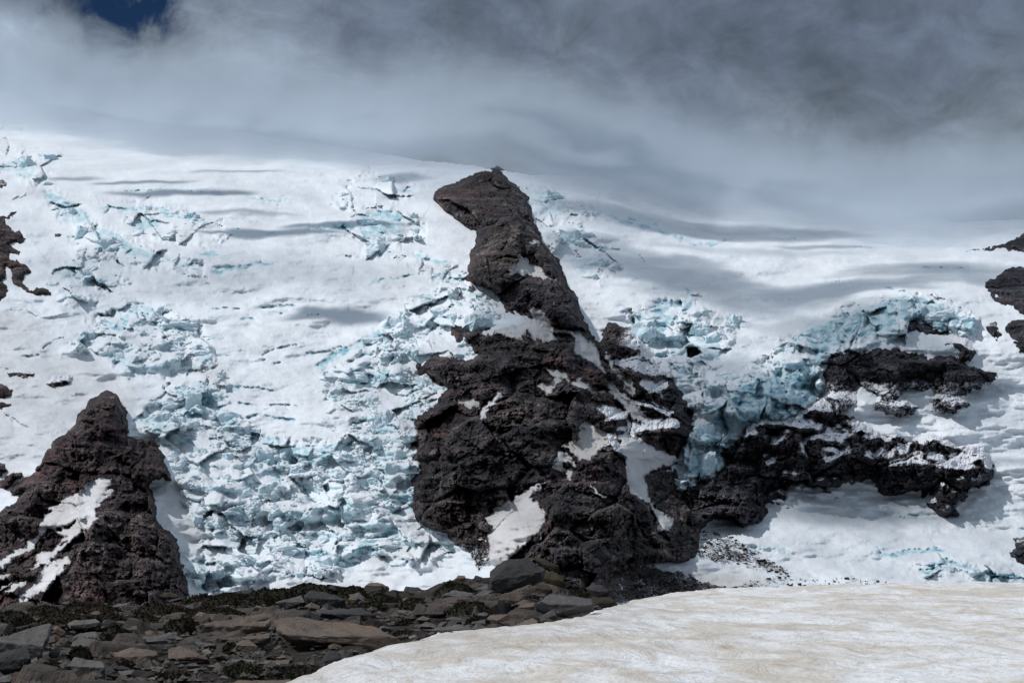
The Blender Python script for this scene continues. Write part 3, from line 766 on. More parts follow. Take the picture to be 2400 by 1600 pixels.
RIDGES = [  # crest line, metres proud, reach in px: prows and ribs with a lit and a shaded side
    ([(1160, 402), (1190, 440), (1208, 480), (1216, 540), (1206, 600), (1185, 662)], 42, 100), ([(1124, 406), (1085, 460), (1040, 480)], 12, 60), ([(1238, 556), (1290, 606), (1312, 650), (1342, 720), (1375, 775)], 24, 55),
    ([(1300, 770), (1330, 800), (1335, 860), (1345, 900)], 22, 55), ([(1060, 800), (1130, 850), (1180, 900), (1200, 930)], 16, 60), ([(1180, 925), (1110, 985), (1050, 1040), (1040, 1075)], 20, 70),
    ([(1258, 1020), (1300, 1050), (1240, 1100), (1120, 1150), (1060, 1180)], 18, 60), ([(1445, 1025), (1440, 1090), (1410, 1180), (1385, 1260), (1360, 1400)], 46, 120), ([(1510, 1160), (1545, 1230), (1560, 1320)], 24, 60),
    ([(1440, 790), (1480, 850), (1520, 930), (1580, 1010)], 22, 50), ([(1380, 900), (1420, 960), (1440, 1010)], 16, 45), ([(1300, 1130), (1290, 1230), (1270, 1320)], 16, 50),
    ([(257, 922), (264, 980), (300, 1050), (318, 1150), (330, 1250), (345, 1400)], 30, 130), ([(215, 960), (160, 1060), (95, 1150), (10, 1240)], 26, 80), ([(230, 1230), (190, 1330), (160, 1420)], 22, 70), ([(380, 1060), (392, 1120)], 10, 30), ([(400, 1290), (420, 1400)], 12, 40),
    ([(1655, 1110), (1680, 1215)], 16, 36), ([(1722, 1085), (1748, 1232)], 20, 40), ([(1785, 1000), (1796, 1190)], 14, 32), ([(1850, 1020), (1850, 1180)], 14, 34), ([(1935, 960), (1960, 1060), (1950, 1150)], 18, 45), ([(2030, 1010), (2030, 1110)], 12, 34),
    ([(2095, 1020), (2105, 1155)], 18, 38), ([(2200, 1035), (2190, 1190)], 14, 45), ([(2290, 1070), (2235, 1180)], 14, 40), ([(1990, 830), (2000, 940)], 10, 40), ([(2100, 830), (2090, 960)], 10, 34), ([(2240, 860), (2220, 955)], 12, 40), ([(2300, 870), (2290, 905)], 8, 30)]
step = np.zeros_like(U)
for p, m, rr in RIDGES:
    step += m * np.clip(1 - line_sd(U + 1.6 * LU + .8 * WU, V + 1.6 * LV + .8 * WV, p, rr) / rr, 0, 1)
for p, m in STEPS:
    step += m * sstep(sd(p, 1.6, 40), -5, 7)

PATCHES = [  # snow lying on the cliffs: (outline, islands of rock, tint, label)
    ([(1299, 1111), (1244, 1166), (1261, 1177), (1282, 1211), (1261, 1252), (1234, 1277), (1206, 1299), (1180, 1330), (1150, 1320), (1145, 1305), (1146, 1259), (1151, 1228), (1131, 1221), (1144, 1204), (1179, 1173), (1224, 1149), (1282, 1122)],
     [], .30, "large grey apron of old snow low on the central cliff"),
    ([(1382, 987), (1420, 1011), (1423, 1042), (1385, 1080), (1351, 1070), (1320, 1049), (1351, 1025), (1358, 998)], [], .65, "diamond of brownish gritty snow in the middle of the central cliff"),
    ([(1313, 1056), (1327, 1060), (1354, 1091), (1337, 1122), (1299, 1097)], [[(1318, 1088), (1335, 1080), (1345, 1095), (1325, 1100)]], .5, "small gritty snow scrap below the brownish snow diamond"),
    ([(1437, 1018), (1475, 1022), (1523, 1039), (1592, 1080), (1575, 1091), (1533, 1097), (1509, 1122), (1530, 1177), (1554, 1201), (1578, 1221), (1568, 1246), (1544, 1239), (1527, 1180), (1499, 1166), (1475, 1153), (1468, 1125), (1461, 1070), (1451, 1032)],
     [], .18, "long bent snow ramp on the right flank of the central cliff"),
    ([(1275, 856), (1299, 860), (1327, 874), (1341, 898), (1313, 898), (1289, 925), (1275, 918), (1258, 905), (1296, 891)], [], .3, "snow tongue under the dark knob high on the central cliff"),
    ([(1168, 922), (1178, 925), (1144, 967), (1127, 986), (1121, 980), (1131, 956)], [], .1, "thin slanting white snow sliver left of centre on the cliff"),
    ([(1062, 929), (1124, 934), (1117, 953), (1103, 956), (1075, 936)], [], .45, "small snow shelf beside the ice on the left cliff edge"),
    ([(1327, 770), (1351, 775), (1385, 798), (1403, 829), (1406, 850), (1444, 908), (1492, 943), (1516, 967), (1495, 985), (1454, 953), (1420, 905), (1416, 877), (1392, 853), (1351, 829), (1344, 795)], [[(1366, 850), (1395, 860), (1412, 880), (1405, 900), (1380, 870)]], .2,
     "long straight snow couloir slanting down the right side of the cliff"),
    ([(1416, 819), (1430, 830), (1447, 856), (1489, 908), (1485, 934), (1454, 898), (1432, 862)], [], .2, "narrow snow couloir right of the long couloir"),
    ([(1172, 736), (1230, 740), (1244, 752), (1246, 722), (1262, 722), (1289, 752), (1292, 768), (1306, 791), (1277, 806), (1262, 795), (1248, 800), (1235, 775), (1215, 790), (1185, 790), (1160, 778)], [], .25, "snow saddle where the upper tower meets the lower cliff"),
    ([(1217, 595), (1244, 615), (1275, 636), (1306, 665), (1282, 653), (1251, 650), (1210, 643), (1196, 650), (1194, 636), (1210, 615)], [], .3, "grey snow patch on the ledge right of the upper tower"),
    ([(1234, 557), (1250, 560), (1275, 578), (1258, 574)], [], .3, "small snow scrap high on the right shoulder of the tower"),
    ([(1340, 900), (1365, 880), (1400, 915), (1390, 925), (1370, 905), (1360, 910)], [], .2, "ragged snow strip between the snow tongue and the long couloir"),
    ([(1382, 1122), (1392, 1135), (1402, 1155), (1425, 1165), (1415, 1170), (1400, 1163), (1388, 1140)], [], .2, "tiny forked snow vein on the lower right of the cliff"),
    ([(262, 1115), (238, 1118), (203, 1127), (200, 1145), (140, 1172), (105, 1205), (107, 1215), (85, 1245), (30, 1296), (-60, 1350), (-60, 1368), (25, 1320), (66, 1290), (82, 1285), (110, 1290), (150, 1272), (85, 1302), (85, 1320), (58, 1343), (100, 1325), (160, 1300), (167, 1316), (150, 1326),
      (146, 1343), (119, 1363), (82, 1397), (55, 1430), (30, 1430), (54, 1394), (85, 1363), (88, 1346), (110, 1322), (140, 1300), (165, 1270), (193, 1249), (229, 1215), (224, 1190), (251, 1173), (267, 1153), (255, 1142)],
     [[(78, 1284), (90, 1258), (115, 1237), (135, 1256), (150, 1258), (140, 1272), (125, 1290), (100, 1290)], [(152, 1234), (180, 1225), (178, 1229), (160, 1236)], [(190, 1216), (205, 1209), (200, 1216)], [(132, 1240), (142, 1235), (144, 1240), (136, 1244)]], .0,
     "white forked snow field running down the left cliff"),
    ([(-60, 1375), (10, 1342), (25, 1338), (10, 1352), (-60, 1400)], [], .0, "thin white snow stripe at the left edge of the left cliff"),
    ([(-20, 1392), (15, 1370), (38, 1356), (36, 1362), (10, 1380), (-20, 1402)], [], .0, "lowest snow stripe on the left cliff near the edge"),
    ([(34, 1364), (56, 1360), (52, 1376), (30, 1384), (14, 1390), (20, 1378)], [], .0, "small white snow blotch at the foot of the left cliff"),
]
sd_p = []
for p, isl, tn, lab in PATCHES:
    s = sd(p, 1.3, 40)
    for q in isl:
        s = np.minimum(s, -sd(q, .8, 30))
    s = s + 2.6 * fbm(U / 6, V / 6, 3, 98)
    sd_p.append(s)
SDP = np.maximum.reduce(sd_p)
quiet = 1 - .85 * sstep(SDP, -6, 6)

rel_c = rock_relief(-.22, 60, k_big=1.0, k_bed=1.3)
rel_l = rock_relief(.25, 70, k_big=.9, k_bed=.6, k_rib=1.2)
rel_r = rock_relief(.1, 80, k_big=.6, k_bed=.6, k_rib=.9)
rel_c -= rel_c.mean(); rel_l -= rel_l.mean(); rel_r -= rel_r.mean()


def rock_depth(s, thick, width, rel, krel=1.0):
    thick = thick * (1 - .6 * sstep(U, 1560, 1750))
    prof = np.where(s > 0, thick * (1 - np.exp(-np.maximum(s, 0) / width)), s * 1.3)
    soft = sstep(s, -2, 14)
    return DB - prof - step * (1 - .5 * sstep(U, 1560, 1750)) * sstep(s, -2, 10) + (rel * quiet * krel - 6) * (.25 + .75 * soft)


DR = np.minimum.reduce([rock_depth(sd_top, 48, 26, rel_c, .85), rock_depth(sd_low, 30, 22, rel_c), rock_depth(sd_left, 20, 24, rel_l, .85)])


def to_world(D, u=None, v=None):
    u = U if u is None else u; v = V if v is None else v
    x = (u - 1200) / FPX; y = (800 - v) / FPX
    c, s = math.cos(PITCH), math.sin(PITCH)
    return np.stack([x * D, (c - y * s) * D, CAMZ + (s + y * c) * D], -1)


def faces_where(s, lim):
    m = s > lim
    return m[:-1, :-1] | m[1:, :-1] | m[1:, 1:] | m[:-1, 1:]


# glacier: one sheet for the whole slope
under_sky = V > np.interp(U, SKY_U, SKY_V) + 4 * fbm(U / 60, V * 0, 3, 97)
g = link("glacier", grid_mesh("glacier", to_world(DG), under_sky[1:, 1:], True, {'zone': zone, 'wall': wall, 'debris': debris, 'tint': tint}), M_GLAC)
tag(g, "broad white glacier slope with blue icefalls and crevasses below the cloud", kind="structure")


def ledges(D):
    """1 where the rock lies back as a ledge, 0 where it stands up (slope over about 12 px)"""
    n = 3
    B = D.copy()
    for ax in (0, 1):
        B = sum(np.roll(B, k, ax) for k in range(-n, n + 1)) / (2 * n + 1)
    gr_ = (np.roll(B, 2, 0) - np.roll(B, -2, 0)) / 8.8
    return sstep(gr_, .45, 2.1)


def rock_object(name, s, D, mat, label, dust, sel=None, lim=-7.0):
    k = faces_where(s, lim)
    dust = np.clip(dust, 0, 1) * (.47 + .70 * ledges(D))
    if sel is not None:
        k &= sel[:-1, :-1]
    o = link(name, grid_mesh(name, to_world(D), k, False, {'dust': dust}), mat)
    return tag(o, label, kind="structure")


lowR = U + 2.5 * LU + 1.5 * WU > SPLIT_U + 12 + .2 * (V - 1140)
dust_c = np.clip(.26 + .40 * sstep(U + .35 * V, 1690, 1850), 0, 1) * sstep(V, 380, 480) * (1 - .85 * sstep(V - .25 * (U - 1400), 1020, 1110)) + .06
rock_object("rock_tower", sd_top, rock_depth(sd_top, 48, 26, rel_c, .85), M_CLIFF, "dark rock tower with rounded top standing above the central cliff", dust_c * .7)
rock_object("rock_cliff", sd_low, rock_depth(sd_low, 30, 22, rel_c), M_CLIFF, "dark central lava cliff with snow patches below the rock tower", dust_c, ~lowR)
rock_object("rock_cliff", sd_low, rock_depth(sd_low, 30, 22, rel_c), M_RIGHT, "snow-dusted dark cliff under the right hanging ice", (.12 + .75 * sstep(U - .5 * (V - 1100), 1720, 1830)).astype(np.float32), lowR)
rock_object("rock_cliff", sd_left, rock_depth(sd_left, 20, 24, rel_l, .85), M_LEFT, "reddish dark rock peak at lower left with white snow field", np.full_like(U, .2))
rock_object("rock_cliff", sd_band, rock_depth(sd_band, 14, 14, rel_r, .6), M_RIGHT, "black horizontal rock band below the right ice cliff", np.clip(.35 + .9 * sstep(V, 880, 905), 0, 1))
for (nm, p, lab, du), s in zip(OUTCROPS, sd_out):
    rock_object(nm, s, rock_depth(s, 10, 10, rel_r, .4), M_RIGHT if p[0][0] > 1200 else M_LEFT, lab, np.full_like(U, du), lim=-5)
for (p, isl, tn, lab), s in zip(PATCHES, sd_p):
    prof = np.where(s > 0, 2.6 * (1 - np.exp(-np.maximum(s, 0) / 4)), s * 1.2)
    D = DR - prof + .3 * fbm(U / 24, V / 24, 3, 95)
    D = np.where(DR < DB + 30, D, DB - prof)
    o = link("snow_patch", grid_mesh("snow_patch", to_world(D), faces_where(s, -5), True, {'tint': np.full_like(U, tn), 'edge': np.exp(-np.maximum(s, 0) / 5)}), M_PATCH)
    tag(o, lab, kind="structure")


# ------------------------------------------------------------------ seracs: broken blocks of ice
def ice_block_mesh(seed, tall=1.0, fine=True):
    rnd = random.Random(seed)
    bm = bmesh.new()
    pts = []
    for sx in (-1, 1):
        for sy in (-1, 1):
            for sz in (-1, 1):
                for _ in range(2):
                    pts.append((sx * rnd.uniform(.45, 1.0), sy * rnd.uniform(.45, 1.0), (sz * rnd.uniform(.35, 1.0)) * tall))
    for _ in range(3):
        pts.append((rnd.uniform(-.7, .7), rnd.uniform(-.7, .7), tall * rnd.uniform(.8, 1.35)))
    vs_ = [bm.verts.new(p) for p in pts]
    r = bmesh.ops.convex_hull(bm, input=vs_)
    bmesh.ops.delete(bm, geom=[g_ for g_ in set(r['geom_interior'] + r['geom_unused']) if isinstance(g_, bmesh.types.BMVert) and g_.is_valid], context='VERTS')
    bmesh.ops.triangulate(bm, faces=bm.faces)
    for lim in ((.7, .4, .25) if fine else (.8,)):
        bmesh.ops.subdivide_edges(bm, edges=[e for e in bm.edges if e.calc_length() > lim], cuts=1)
        bmesh.ops.triangulate(bm, faces=bm.faces)
    co = np.array([v.co for v in bm.verts])
    a = fbm(co[:, 0] * 1.3 + seed * 3.3 + co[:, 1], co[:, 2] * 1.2 + co[:, 1] * .7, 3, seed)
    b = ridged(co[:, 0] * 2.6 + co[:, 1] * 2.1 + seed, co[:, 2] * .9 + co[:, 1], 3, seed + 5)
    for v, k in zip(bm.verts, .30 * a - .16 * b):
        v.co *= 1 + float(k)
    me = bpy.data.meshes.new("serac"); bm.to_mesh(me); bm.free()
    me.materials.append(M_SERAC)
    return me


BLOCKS = [ice_block_mesh(40 + k, (.7, 1.0, .8, 1.25, .6)[k % 5]) for k in range(15)]
CRUMBS = [ice_block_mesh(80 + k, .8, False) for k in range(8)]


def depth_at(px, py):
    i = int(np.clip(np.searchsorted(gu, px), 0, len(gu) - 1)); j = int(np.clip(np.searchsorted(gv, py), 0, len(gv) - 1))
    return float(DG[j, i]), float(zone[j, i]), float(SD_ROCK[j, i]), float(patchy[j, i])


def serac(px, py, w, h, label, seed, group, cat="serac"):
    """w, h: size in the photo's pixels"""
    rnd = random.Random(seed)
    d = depth_at(px, py)[0]
    me = BLOCKS[seed % len(BLOCKS)]
    o = bpy.data.objects.new("serac", me); COL.objects.link(o)
    sw, sh = w / FPX * d / 2, h / FPX * d / 2
    o.scale = (sw, max(sw, sh) * rnd.uniform(.9, 1.4), sh)
    o.rotation_euler = (rnd.uniform(.0, .45), rnd.uniform(-.25, .25), rnd.uniform(-.6, .6))
    o.location = at(px, py + .12 * h, d + .35 * sw)
    return tag(o, label, cat, group)


SERACS = [
    (613, 1064, 62, 56, "grey-blue triangular serac below the blocky shelf in the left icefall"), (534, 976, 58, 46, "squarish blue serac on the left side of the icefall"),
    (878, 796, 60, 34, "leaning snow-topped ice slab left of the central cliff"), (896, 990, 46, 62, "grey tilted serac halfway down the icefall's right side"),
    (850, 1182, 130, 44, "widest smooth ice block low in the icefall"), (905, 1272, 110, 44, "rounded wide ice block near the icefall's lower right corner"),
    (1718, 752, 32, 50, "pointed ice spire at the top of the right icefall"), (606, 612, 10, 16, "tiny ice tooth on the crevasse lip left of centre"),
    (114, 432, 24, 16, "small ice peak at the upper left"), (972, 508, 16, 20, "small ice pyramid left of the rock tower"), (982, 538, 44, 34, "dirty ice lump left of the rock tower"),
    (882, 578, 46, 52, "white ice block below the blue ice wall at upper centre"), (318, 548, 40, 24, "pale ice lump left of the gritty mound"), (62, 388, 44, 44, "faceted grey ice block at the upper left edge"),
    (112, 370, 42, 18, "flat ice block beside the upper left block"), (1062, 684, 26, 44, "ice block with a dark hollow just below the rock tower"), (1004, 696, 50, 28, "tilted slab at the top of the icefall below the tower"),
    (1036, 730, 44, 56, "tall jagged serac left of the snow saddle"), (1120, 752, 60, 50, "blue-grey ice cliff block beside the snow saddle"), (940, 760, 46, 36, "broken block at the upper edge of the icefall, left of the tall serac"),
    (830, 880, 84, 34, "long ice slab left of the vertical blue crevasse"), (1000, 900, 40, 60, "dirty ice block against the cliff's left edge"), (745, 1062, 46, 44, "right end block of the blocky blue shelf"),
    (668, 1062, 56, 40, "middle block of the blocky blue shelf"), (640, 1148, 60, 40, "grey ice block under the blocky shelf"), (488, 1140, 40, 30, "small ice block beside the tan snow ramp"),
    (508, 1220, 44, 44, "curled ice block low on the icefall's left"), (740, 1240, 70, 34, "striped ice block low in the middle of the icefall"), (660, 1285, 80, 34, "wide grey ice block near the bottom of the icefall"),
    (770, 1320, 60, 34, "lowest ice block above the heather skyline"), (460, 1345, 50, 44, "lowest left ice block beside the left cliff's foot"), (570, 1305, 54, 30, "low ice block above the dark meltwater streak"),
    (935, 1320, 40, 30, "last ice block right of the blue crevasse mark"), (800, 1110, 70, 34, "pale ice slab in the middle right of the icefall"), (925, 1110, 60, 54, "large shattered block against the cliff foot"),
    (940, 1040, 50, 40, "ribbed ice block beside the cliff, above the shattered one"), (860, 940, 56, 34, "tilted block above the ribbed one"), (505, 905, 40, 40, "grey-brown ice block under the gritty brown mound"),
    (455, 935, 44, 50, "crevassed ice block above the left peak's shoulder"), (390, 985, 60, 36, "dark-cracked ice block right of the left peak's top"), (432, 1075, 36, 50, "blue ice block beside the left cliff"),
    (470, 1060, 34, 40, "isolated upright serac above the tan snow ramp"), (275, 755, 60, 44, "rounded blue ice cliff block in the left middle"), (410, 762, 90, 30, "long blue ice slab in the left middle"),
    (208, 790, 54, 36, "blue ice fin at the left end of the middle icefall"), (400, 812, 46, 26, "small peaked ice block in the left middle"), (472, 828, 50, 30, "brown-edged ice block right of the small peaked one"),
    (330, 852, 80, 34, "crumbly ice mass at the foot of the middle left icefall"), (200, 545, 50, 40, "jagged serac in the upper left icefall"), (260, 575, 60, 34, "leaning serac slab in the upper left icefall"),
    (160, 498, 44, 34, "serac at the head of the upper left icefall"), (200, 640, 60, 40, "serac at the foot of the upper left icefall"), (125, 668, 34, 34, "pointed serac touching the black rocks at left"),
    (405, 500, 60, 24, "blue ice block crowning the gritty mound"), (452, 508, 36, 24, "ice block right of the mound's crown"), (860, 440, 50, 22, "ice block on the ridge left of the rock tower"), (910, 420, 30, 26, "little ice tower on the skyline ridge"),
    (870, 522, 80, 44, "big blue ice wall block at upper centre"), (1290, 462, 50, 34, "ice block just right of the tower's top"), (1345, 560, 80, 40, "grey overhanging ice block right of the tower"), (1395, 620, 60, 44, "dirt-streaked ice block right of the tower's foot"),
    (1380, 650, 50, 26, "lower ice block right of the tower's foot"), (1590, 735, 70, 50, "blue serac wall at the head of the right icefall"), (1640, 770, 50, 40, "serac beside the dark ice cave"), (1680, 800, 60, 40, "snowy serac right of the dark ice cave"),
    (1510, 770, 50, 70, "grey ice cliff left of the blue serac wall"), (1580, 800, 30, 40, "blue ice pillar left of the dark ice cave"), (1705, 880, 50, 50, "pointed ice ridge below the right icefall"), (1650, 1010, 40, 60, "hanging ice tongue above the right cliff"),
    (1660, 1090, 40, 60, "lowest hanging ice tongue with icicles"), (2100, 705, 30, 26, "blue ice peak on top of the right ice cliff"), (2135, 698, 34, 22, "ice peak right of the blue one on the ice cliff"), (2200, 735, 80, 44, "grey ice bulge on the right ice cliff"),
    (2265, 750, 54, 44, "right end block of the ice cliff"), (2010, 755, 70, 36, "cracked blue block in the middle of the ice cliff"), (1900, 800, 60, 40, "left end block of the ice cliff"), (2215, 1330, 50, 30, "dirty arch of blue ice at lower right"), (2330, 1350, 50, 26, "broken ice lip at the lower right edge"),
]
for i, (a, b, c, d, lab) in enumerate(SERACS):
    serac(a, b, c, d, lab, 700 + i * 7, "seracs of the icefalls")


def ice_rubble():
    """smaller blocks: the larger as things of their own, the crumbs as one mass"""
    rnd = random.Random(77)
    one = []
    tries = 0
    while len(one) < 1900 and tries < 60000:
        tries += 1
        k = rnd.random()
        px, py = (rnd.uniform(330, 1180), rnd.uniform(640, 1370)) if k < .62 else (rnd.uniform(0, 2400), rnd.uniform(360, 1370))
        d, z, s, pt = depth_at(px, py)
        if z < .45 or s > -4 or rnd.random() > .05 + .95 * pt * pt:
            continue
        w = min(4.2 * (1 - rnd.random()) ** -.5, 22)
        one.append((px, py, w, d))
    one.sort(key=lambda t_: -t_[2])
    for i, (px, py, w, d) in enumerate(one[:210]):
        serac(px, py, w * rnd.uniform(.9, 1.5), w * rnd.uniform(.7, 1.1), "small jumbled ice block among many alike in the broken icefalls", 2000 + i, "small ice blocks of the icefalls", "ice block")
    vs_, fs_, n = [], [], 0
    geo = []
    for me in CRUMBS:
        co = np.empty(len(me.vertices) * 3, np.float32); me.vertices.foreach_get("co", co)
        ix = np.empty(len(me.loops), np.int32); me.loops.foreach_get("vertex_index", ix)
        geo.append((co.reshape(-1, 3), ix.reshape(-1, 3)))
    for (px, py, w, d) in one[210:]:
        co, ix = geo[rnd.randrange(len(geo))]
        s = w / FPX * d * .55
        m = np.array(Matrix.Rotation(rnd.uniform(-3, 3), 3, 'Z') @ Matrix.Rotation(rnd.uniform(-.5, .5), 3, 'X'))
        c = (co * [s * rnd.uniform(.8, 1.4), s, s * rnd.uniform(.6, 1.0)]) @ m.T + np.array(at(px, py, d + .2 * s))
        vs_.append(c); fs_.append(ix + n); n += len(c)
    o = link("ice_rubble", fast_mesh("ice_rubble", np.concatenate(vs_), np.concatenate(fs_), False), M_SERAC)
    tag(o, "crushed ice rubble filling the icefalls", kind="stuff")


def scree():
    """broken rock lying at the foot of the cliffs"""
    rnd = random.Random(91)
    geo = []
    for me in CRUMBS:
        co = np.empty(len(me.vertices) * 3, np.float32); me.vertices.foreach_get("co", co)
        ix = np.empty(len(me.loops), np.int32); me.loops.foreach_get("vertex_index", ix)
        geo.append((co.reshape(-1, 3), ix.reshape(-1, 3)))
    vs_, fs_, n, k = [], [], 0, 0
    while k < 2200:
        px, py = (rnd.uniform(1420, 2260), rnd.uniform(1215, 1400)) if rnd.random() < .8 else (rnd.uniform(1030, 1160), rnd.uniform(1215, 1335))
        i = int(np.clip(np.searchsorted(gu, px), 0, len(gu) - 1)); j = int(np.clip(np.searchsorted(gv, py), 0, len(gv) - 1))
        if debris[j, i] < .3 + .6 * rnd.random() or SD_ROCK[j, i] > 2:
            k += .05
            continue
        k += 1
        d = float(DG[j, i]); s = min(2.0 * (1 - rnd.random()) ** -.5, 9) / FPX * d * .5
        co, ix = geo[rnd.randrange(len(geo))]
        m = np.array(Matrix.Rotation(rnd.uniform(-3, 3), 3, 'Z') @ Matrix.Rotation(rnd.uniform(-.8, .8), 3, 'X'))
        c = (co * [s * rnd.uniform(.8, 1.5), s, s * rnd.uniform(.5, 1.0)]) @ m.T + np.array(at(px, py, d - .1 * s))
        vs_.append(c); fs_.append(ix + n); n += len(c)
    o = link("scree", fast_mesh("scree", np.concatenate(vs_), np.concatenate(fs_), False), M_CLIFF)
    tag(o, "dark broken rock strewn over the snow at the foot of the cliffs", kind="stuff")


ice_rubble()
scree()


# ------------------------------------------------------------------ clouds (real volumes of even density)
def mat_cloud(name, density, color=(0.69, 0.765, 0.845), aniso=0.2):
    t = NT(name)
    v = t.n('ShaderNodeVolumePrincipled')
    v.inputs['Color'].default_value = color + (1,)
    v.inputs['Density'].default_value = density
    v.inputs['Anisotropy'].default_value = aniso
    t.t.links.new(v.outputs[0], t.out.inputs['Volume'])
    return t.m


def cloud_bank():
    """bank of cloud lying against the upper glacier: a wedge that thickens upwards"""
    uu = np.linspace(-700, 3100, 260)[None, :] + np.zeros((110, 1))
    tt = np.linspace(0, 1, 110)[:, None] + np.zeros_like(uu)
    vs0 = np.interp(uu, FADE_U, FADE_V) + 10 * fbm(uu / 160, uu * 0 + 2.2, 3, 201)
    H = 300.0 + 70 * fbm(uu / 330, uu * 0 + 7.7, 3, 204)
    v = vs0 - tt * H
    vt = np.maximum(v, np.interp(uu, SKY_U, SKY_V))
    iu = np.clip(np.searchsorted(gu, uu), 0, len(gu) - 1); iv = np.clip(np.searchsorted(gv, vt), 0, len(gv) - 1)
    base = DB[iv, iu].astype(float) + 8
    px = tt * 300.0
    lump = 1 + .45 * fbm(uu / 260, v / 120, 3, 202) + .22 * fbm(uu / 110 + v / 150, v / 90, 3, 205)
    thick = (np.interp(px, [0, 30, 60, 100, 140, 180, 210, 240, 270, 300], [0, 20, 72, 150, 120, 72, 40, 17, 5, 0])) * np.clip(lump, .25, 2)
    back = base + 60 * sstep(px, 0, 60) * (1 - sstep(px, 150, 290)) + 1
    front = np.minimum(base - 2.2 * thick + 14 * (1 - sstep(px, 0, 30)), back - 1)
    A, B = to_world(front, uu, v), to_world(back, uu, v)
    h, w = A.shape[:2]
    idx = np.arange(h * w).reshape(h, w)
    q = np.stack([idx[:-1, :-1], idx[:-1, 1:], idx[1:, 1:], idx[1:, :-1]], -1).reshape(-1, 4)
    qb = q[:, ::-1] + h * w
    rim = np.concatenate([idx[0, :], idx[1:, -1], idx[-1, -2::-1], idx[-2:0, :1][:, 0] if False else idx[-2:0:-1, 0]])
    rn = np.roll(rim, -1)
    qs = np.stack([rim, rim + h * w, rn + h * w, rn], -1)
    me = fast_mesh("cloud", np.concatenate([A.reshape(-1, 3), B.reshape(-1, 3)]), np.concatenate([q, qb, qs]), True)
    o = link("cloud", me, mat_cloud("cloud_bank_vapour", BANK_DENSITY))
    tag(o, "pale cloud bank hiding the top of the glacier", kind="stuff")


def cloud_puff(px, py, ru, rv, tau, dist, seed):
    """a small cloud above the slope whose shadow falls around (px, py)"""
    d = float(np.interp(py, pv, [4300, 3650, 2950, 2620, 2400, 2080, 1850, 1750, 1450]))
    p = at(px, py, d) + SUN_TO * dist
    bm = bmesh.new()
    bmesh.ops.create_icosphere(bm, subdivisions=4, radius=1.0)
    rx, ry = ru * d / FPX, rv * 1.15
    rz = .3 * min(rx, ry)
    co = np.array([x.co for x in bm.verts], np.float32)
    k = 1 + .55 * fbm(co[:, 0] * 1.7 + seed * 5.1, co[:, 1] * 1.7 + co[:, 2], 4, seed) + .3 * fbm(co[:, 0] * 5 + seed, co[:, 1] * 5, 3, seed + 9)
    for x, c, s in zip(bm.verts, co, k):
        x.co = (c[0] * rx * s, c[1] * ry * s, c[2] * rz * s)
    me = bpy.data.meshes.new("cloud"); bm.to_mesh(me); bm.free()
    for f in me.polygons: f.use_smooth = True
    o = link("cloud", me, mat_cloud("cloud_vapour", 1.7 * tau / (2 * rz)))
    o.location = p
    tag(o, "grey cloud drifting above the glacier, casting a shadow on it", kind="stuff")


FADE_U = [-700, 0, 150, 400, 600, 850, 1000, 1100, 1200, 1300, 1450, 1600, 1800, 2000, 2200, 2400, 3100]
FADE_V = [290, 325, 352, 392, 402, 408, 398, 398, 415, 455, 480, 515, 545, 575, 598, 545, 520]
BANK_DENSITY = 0.0088
cloud_bank()
SHADOWS = [  # px, py, radius u, radius v, optical depth
    (230, 960, 300, 280, .10), (2150, 1230, 350, 160, .12), (330, 640, 420, 80, .16), (1750, 560, 300, 20, .2), (1300, 600, 120, 80, .2), (1230, 1150, 300, 260, .2), (760, 650, 300, 60, .12),
    (440, 455, 190, 14, 2.2), (330, 428, 130, 9, 1.4), (560, 402, 120, 6, .8), (640, 545, 150, 18, 2.0), (800, 530, 150, 16, 1.8), (560, 500, 120, 10, .6),
    (790, 735, 120, 24, 2.0), (170, 415, 80, 10, .8), (950, 425, 70, 14, .8),
    (1620, 500, 330, 55, 1.1), (1560, 640, 190, 60, .8), (2000, 690, 260, 40, .7), (1700, 960, 300, 110, .6), (2080, 860, 260, 110, .55), (1900, 1040, 170, 60, .5),
    (2310, 1010, 100, 10, .5), (1350, 900, 160, 160, .6), (2300, 660, 160, 60, .6), (1900, 540, 110, 14, .6), (1760, 690, 300, 60, .7), (2120, 640, 200, 30, .5), (1450, 600, 120, 60, .5)]
for i, (a, b, c, d, e) in enumerate(SHADOWS):
    cloud_puff(a, b, c, d, e, 690 + 25 * (i % 5), 300 + i)


# ------------------------------------------------------------------ foreground ground, snowfield
CREST_PX = [-1500, 0, 200, 400, 600, 800, 900, 1000, 1040, 1080, 1150, 1250, 1350, 1430, 1500, 1600, 1800, 2100, 2400, 3900]
CREST_PY = [1470, 1428, 1416, 1408, 1396, 1382, 1385, 1388, 1367, 1353, 1346, 1364, 1386, 1408, 1415, 1406, 1393, 1385, 1381, 1370]
_cp = np.array(CREST_PX, float)
_yc = np.interp(_cp, [1250, 1700], [44, 56])
_cx = (_cp - 1200) / FPX * _yc
_cz = np.array([at(p, q, d).z for p, q, d in zip(CREST_PX, CREST_PY, _yc)])


def ground_z(x, y):
    x, y = np.asarray(x, float), np.asarray(y, float)
    yc = np.interp(x, _cx, _yc); zc = np.interp(x, _cx, _cz)
    t = np.clip((y - 20) / (yc - 20), 0, 1)
    z = zc * t ** 1.5
    z = z - np.where(y > yc, np.minimum(.34 * np.maximum(y - yc, 0) ** 1.0 + .0 * y, 148 + .004 * y), 0)
    return z


def ground_d(px, py):
    """distance at which the view ray of a pixel meets the ground"""
    c = cam_dir(px, py)
    best = None
    for d in np.arange(8, 62, .25):
        p = Vector((0, 0, CAMZ)) + c * float(d)
        if p.z <= float(ground_z(p.x, p.y)):
            return float(d)
    return float(np.interp(px, CREST_PX, _yc))


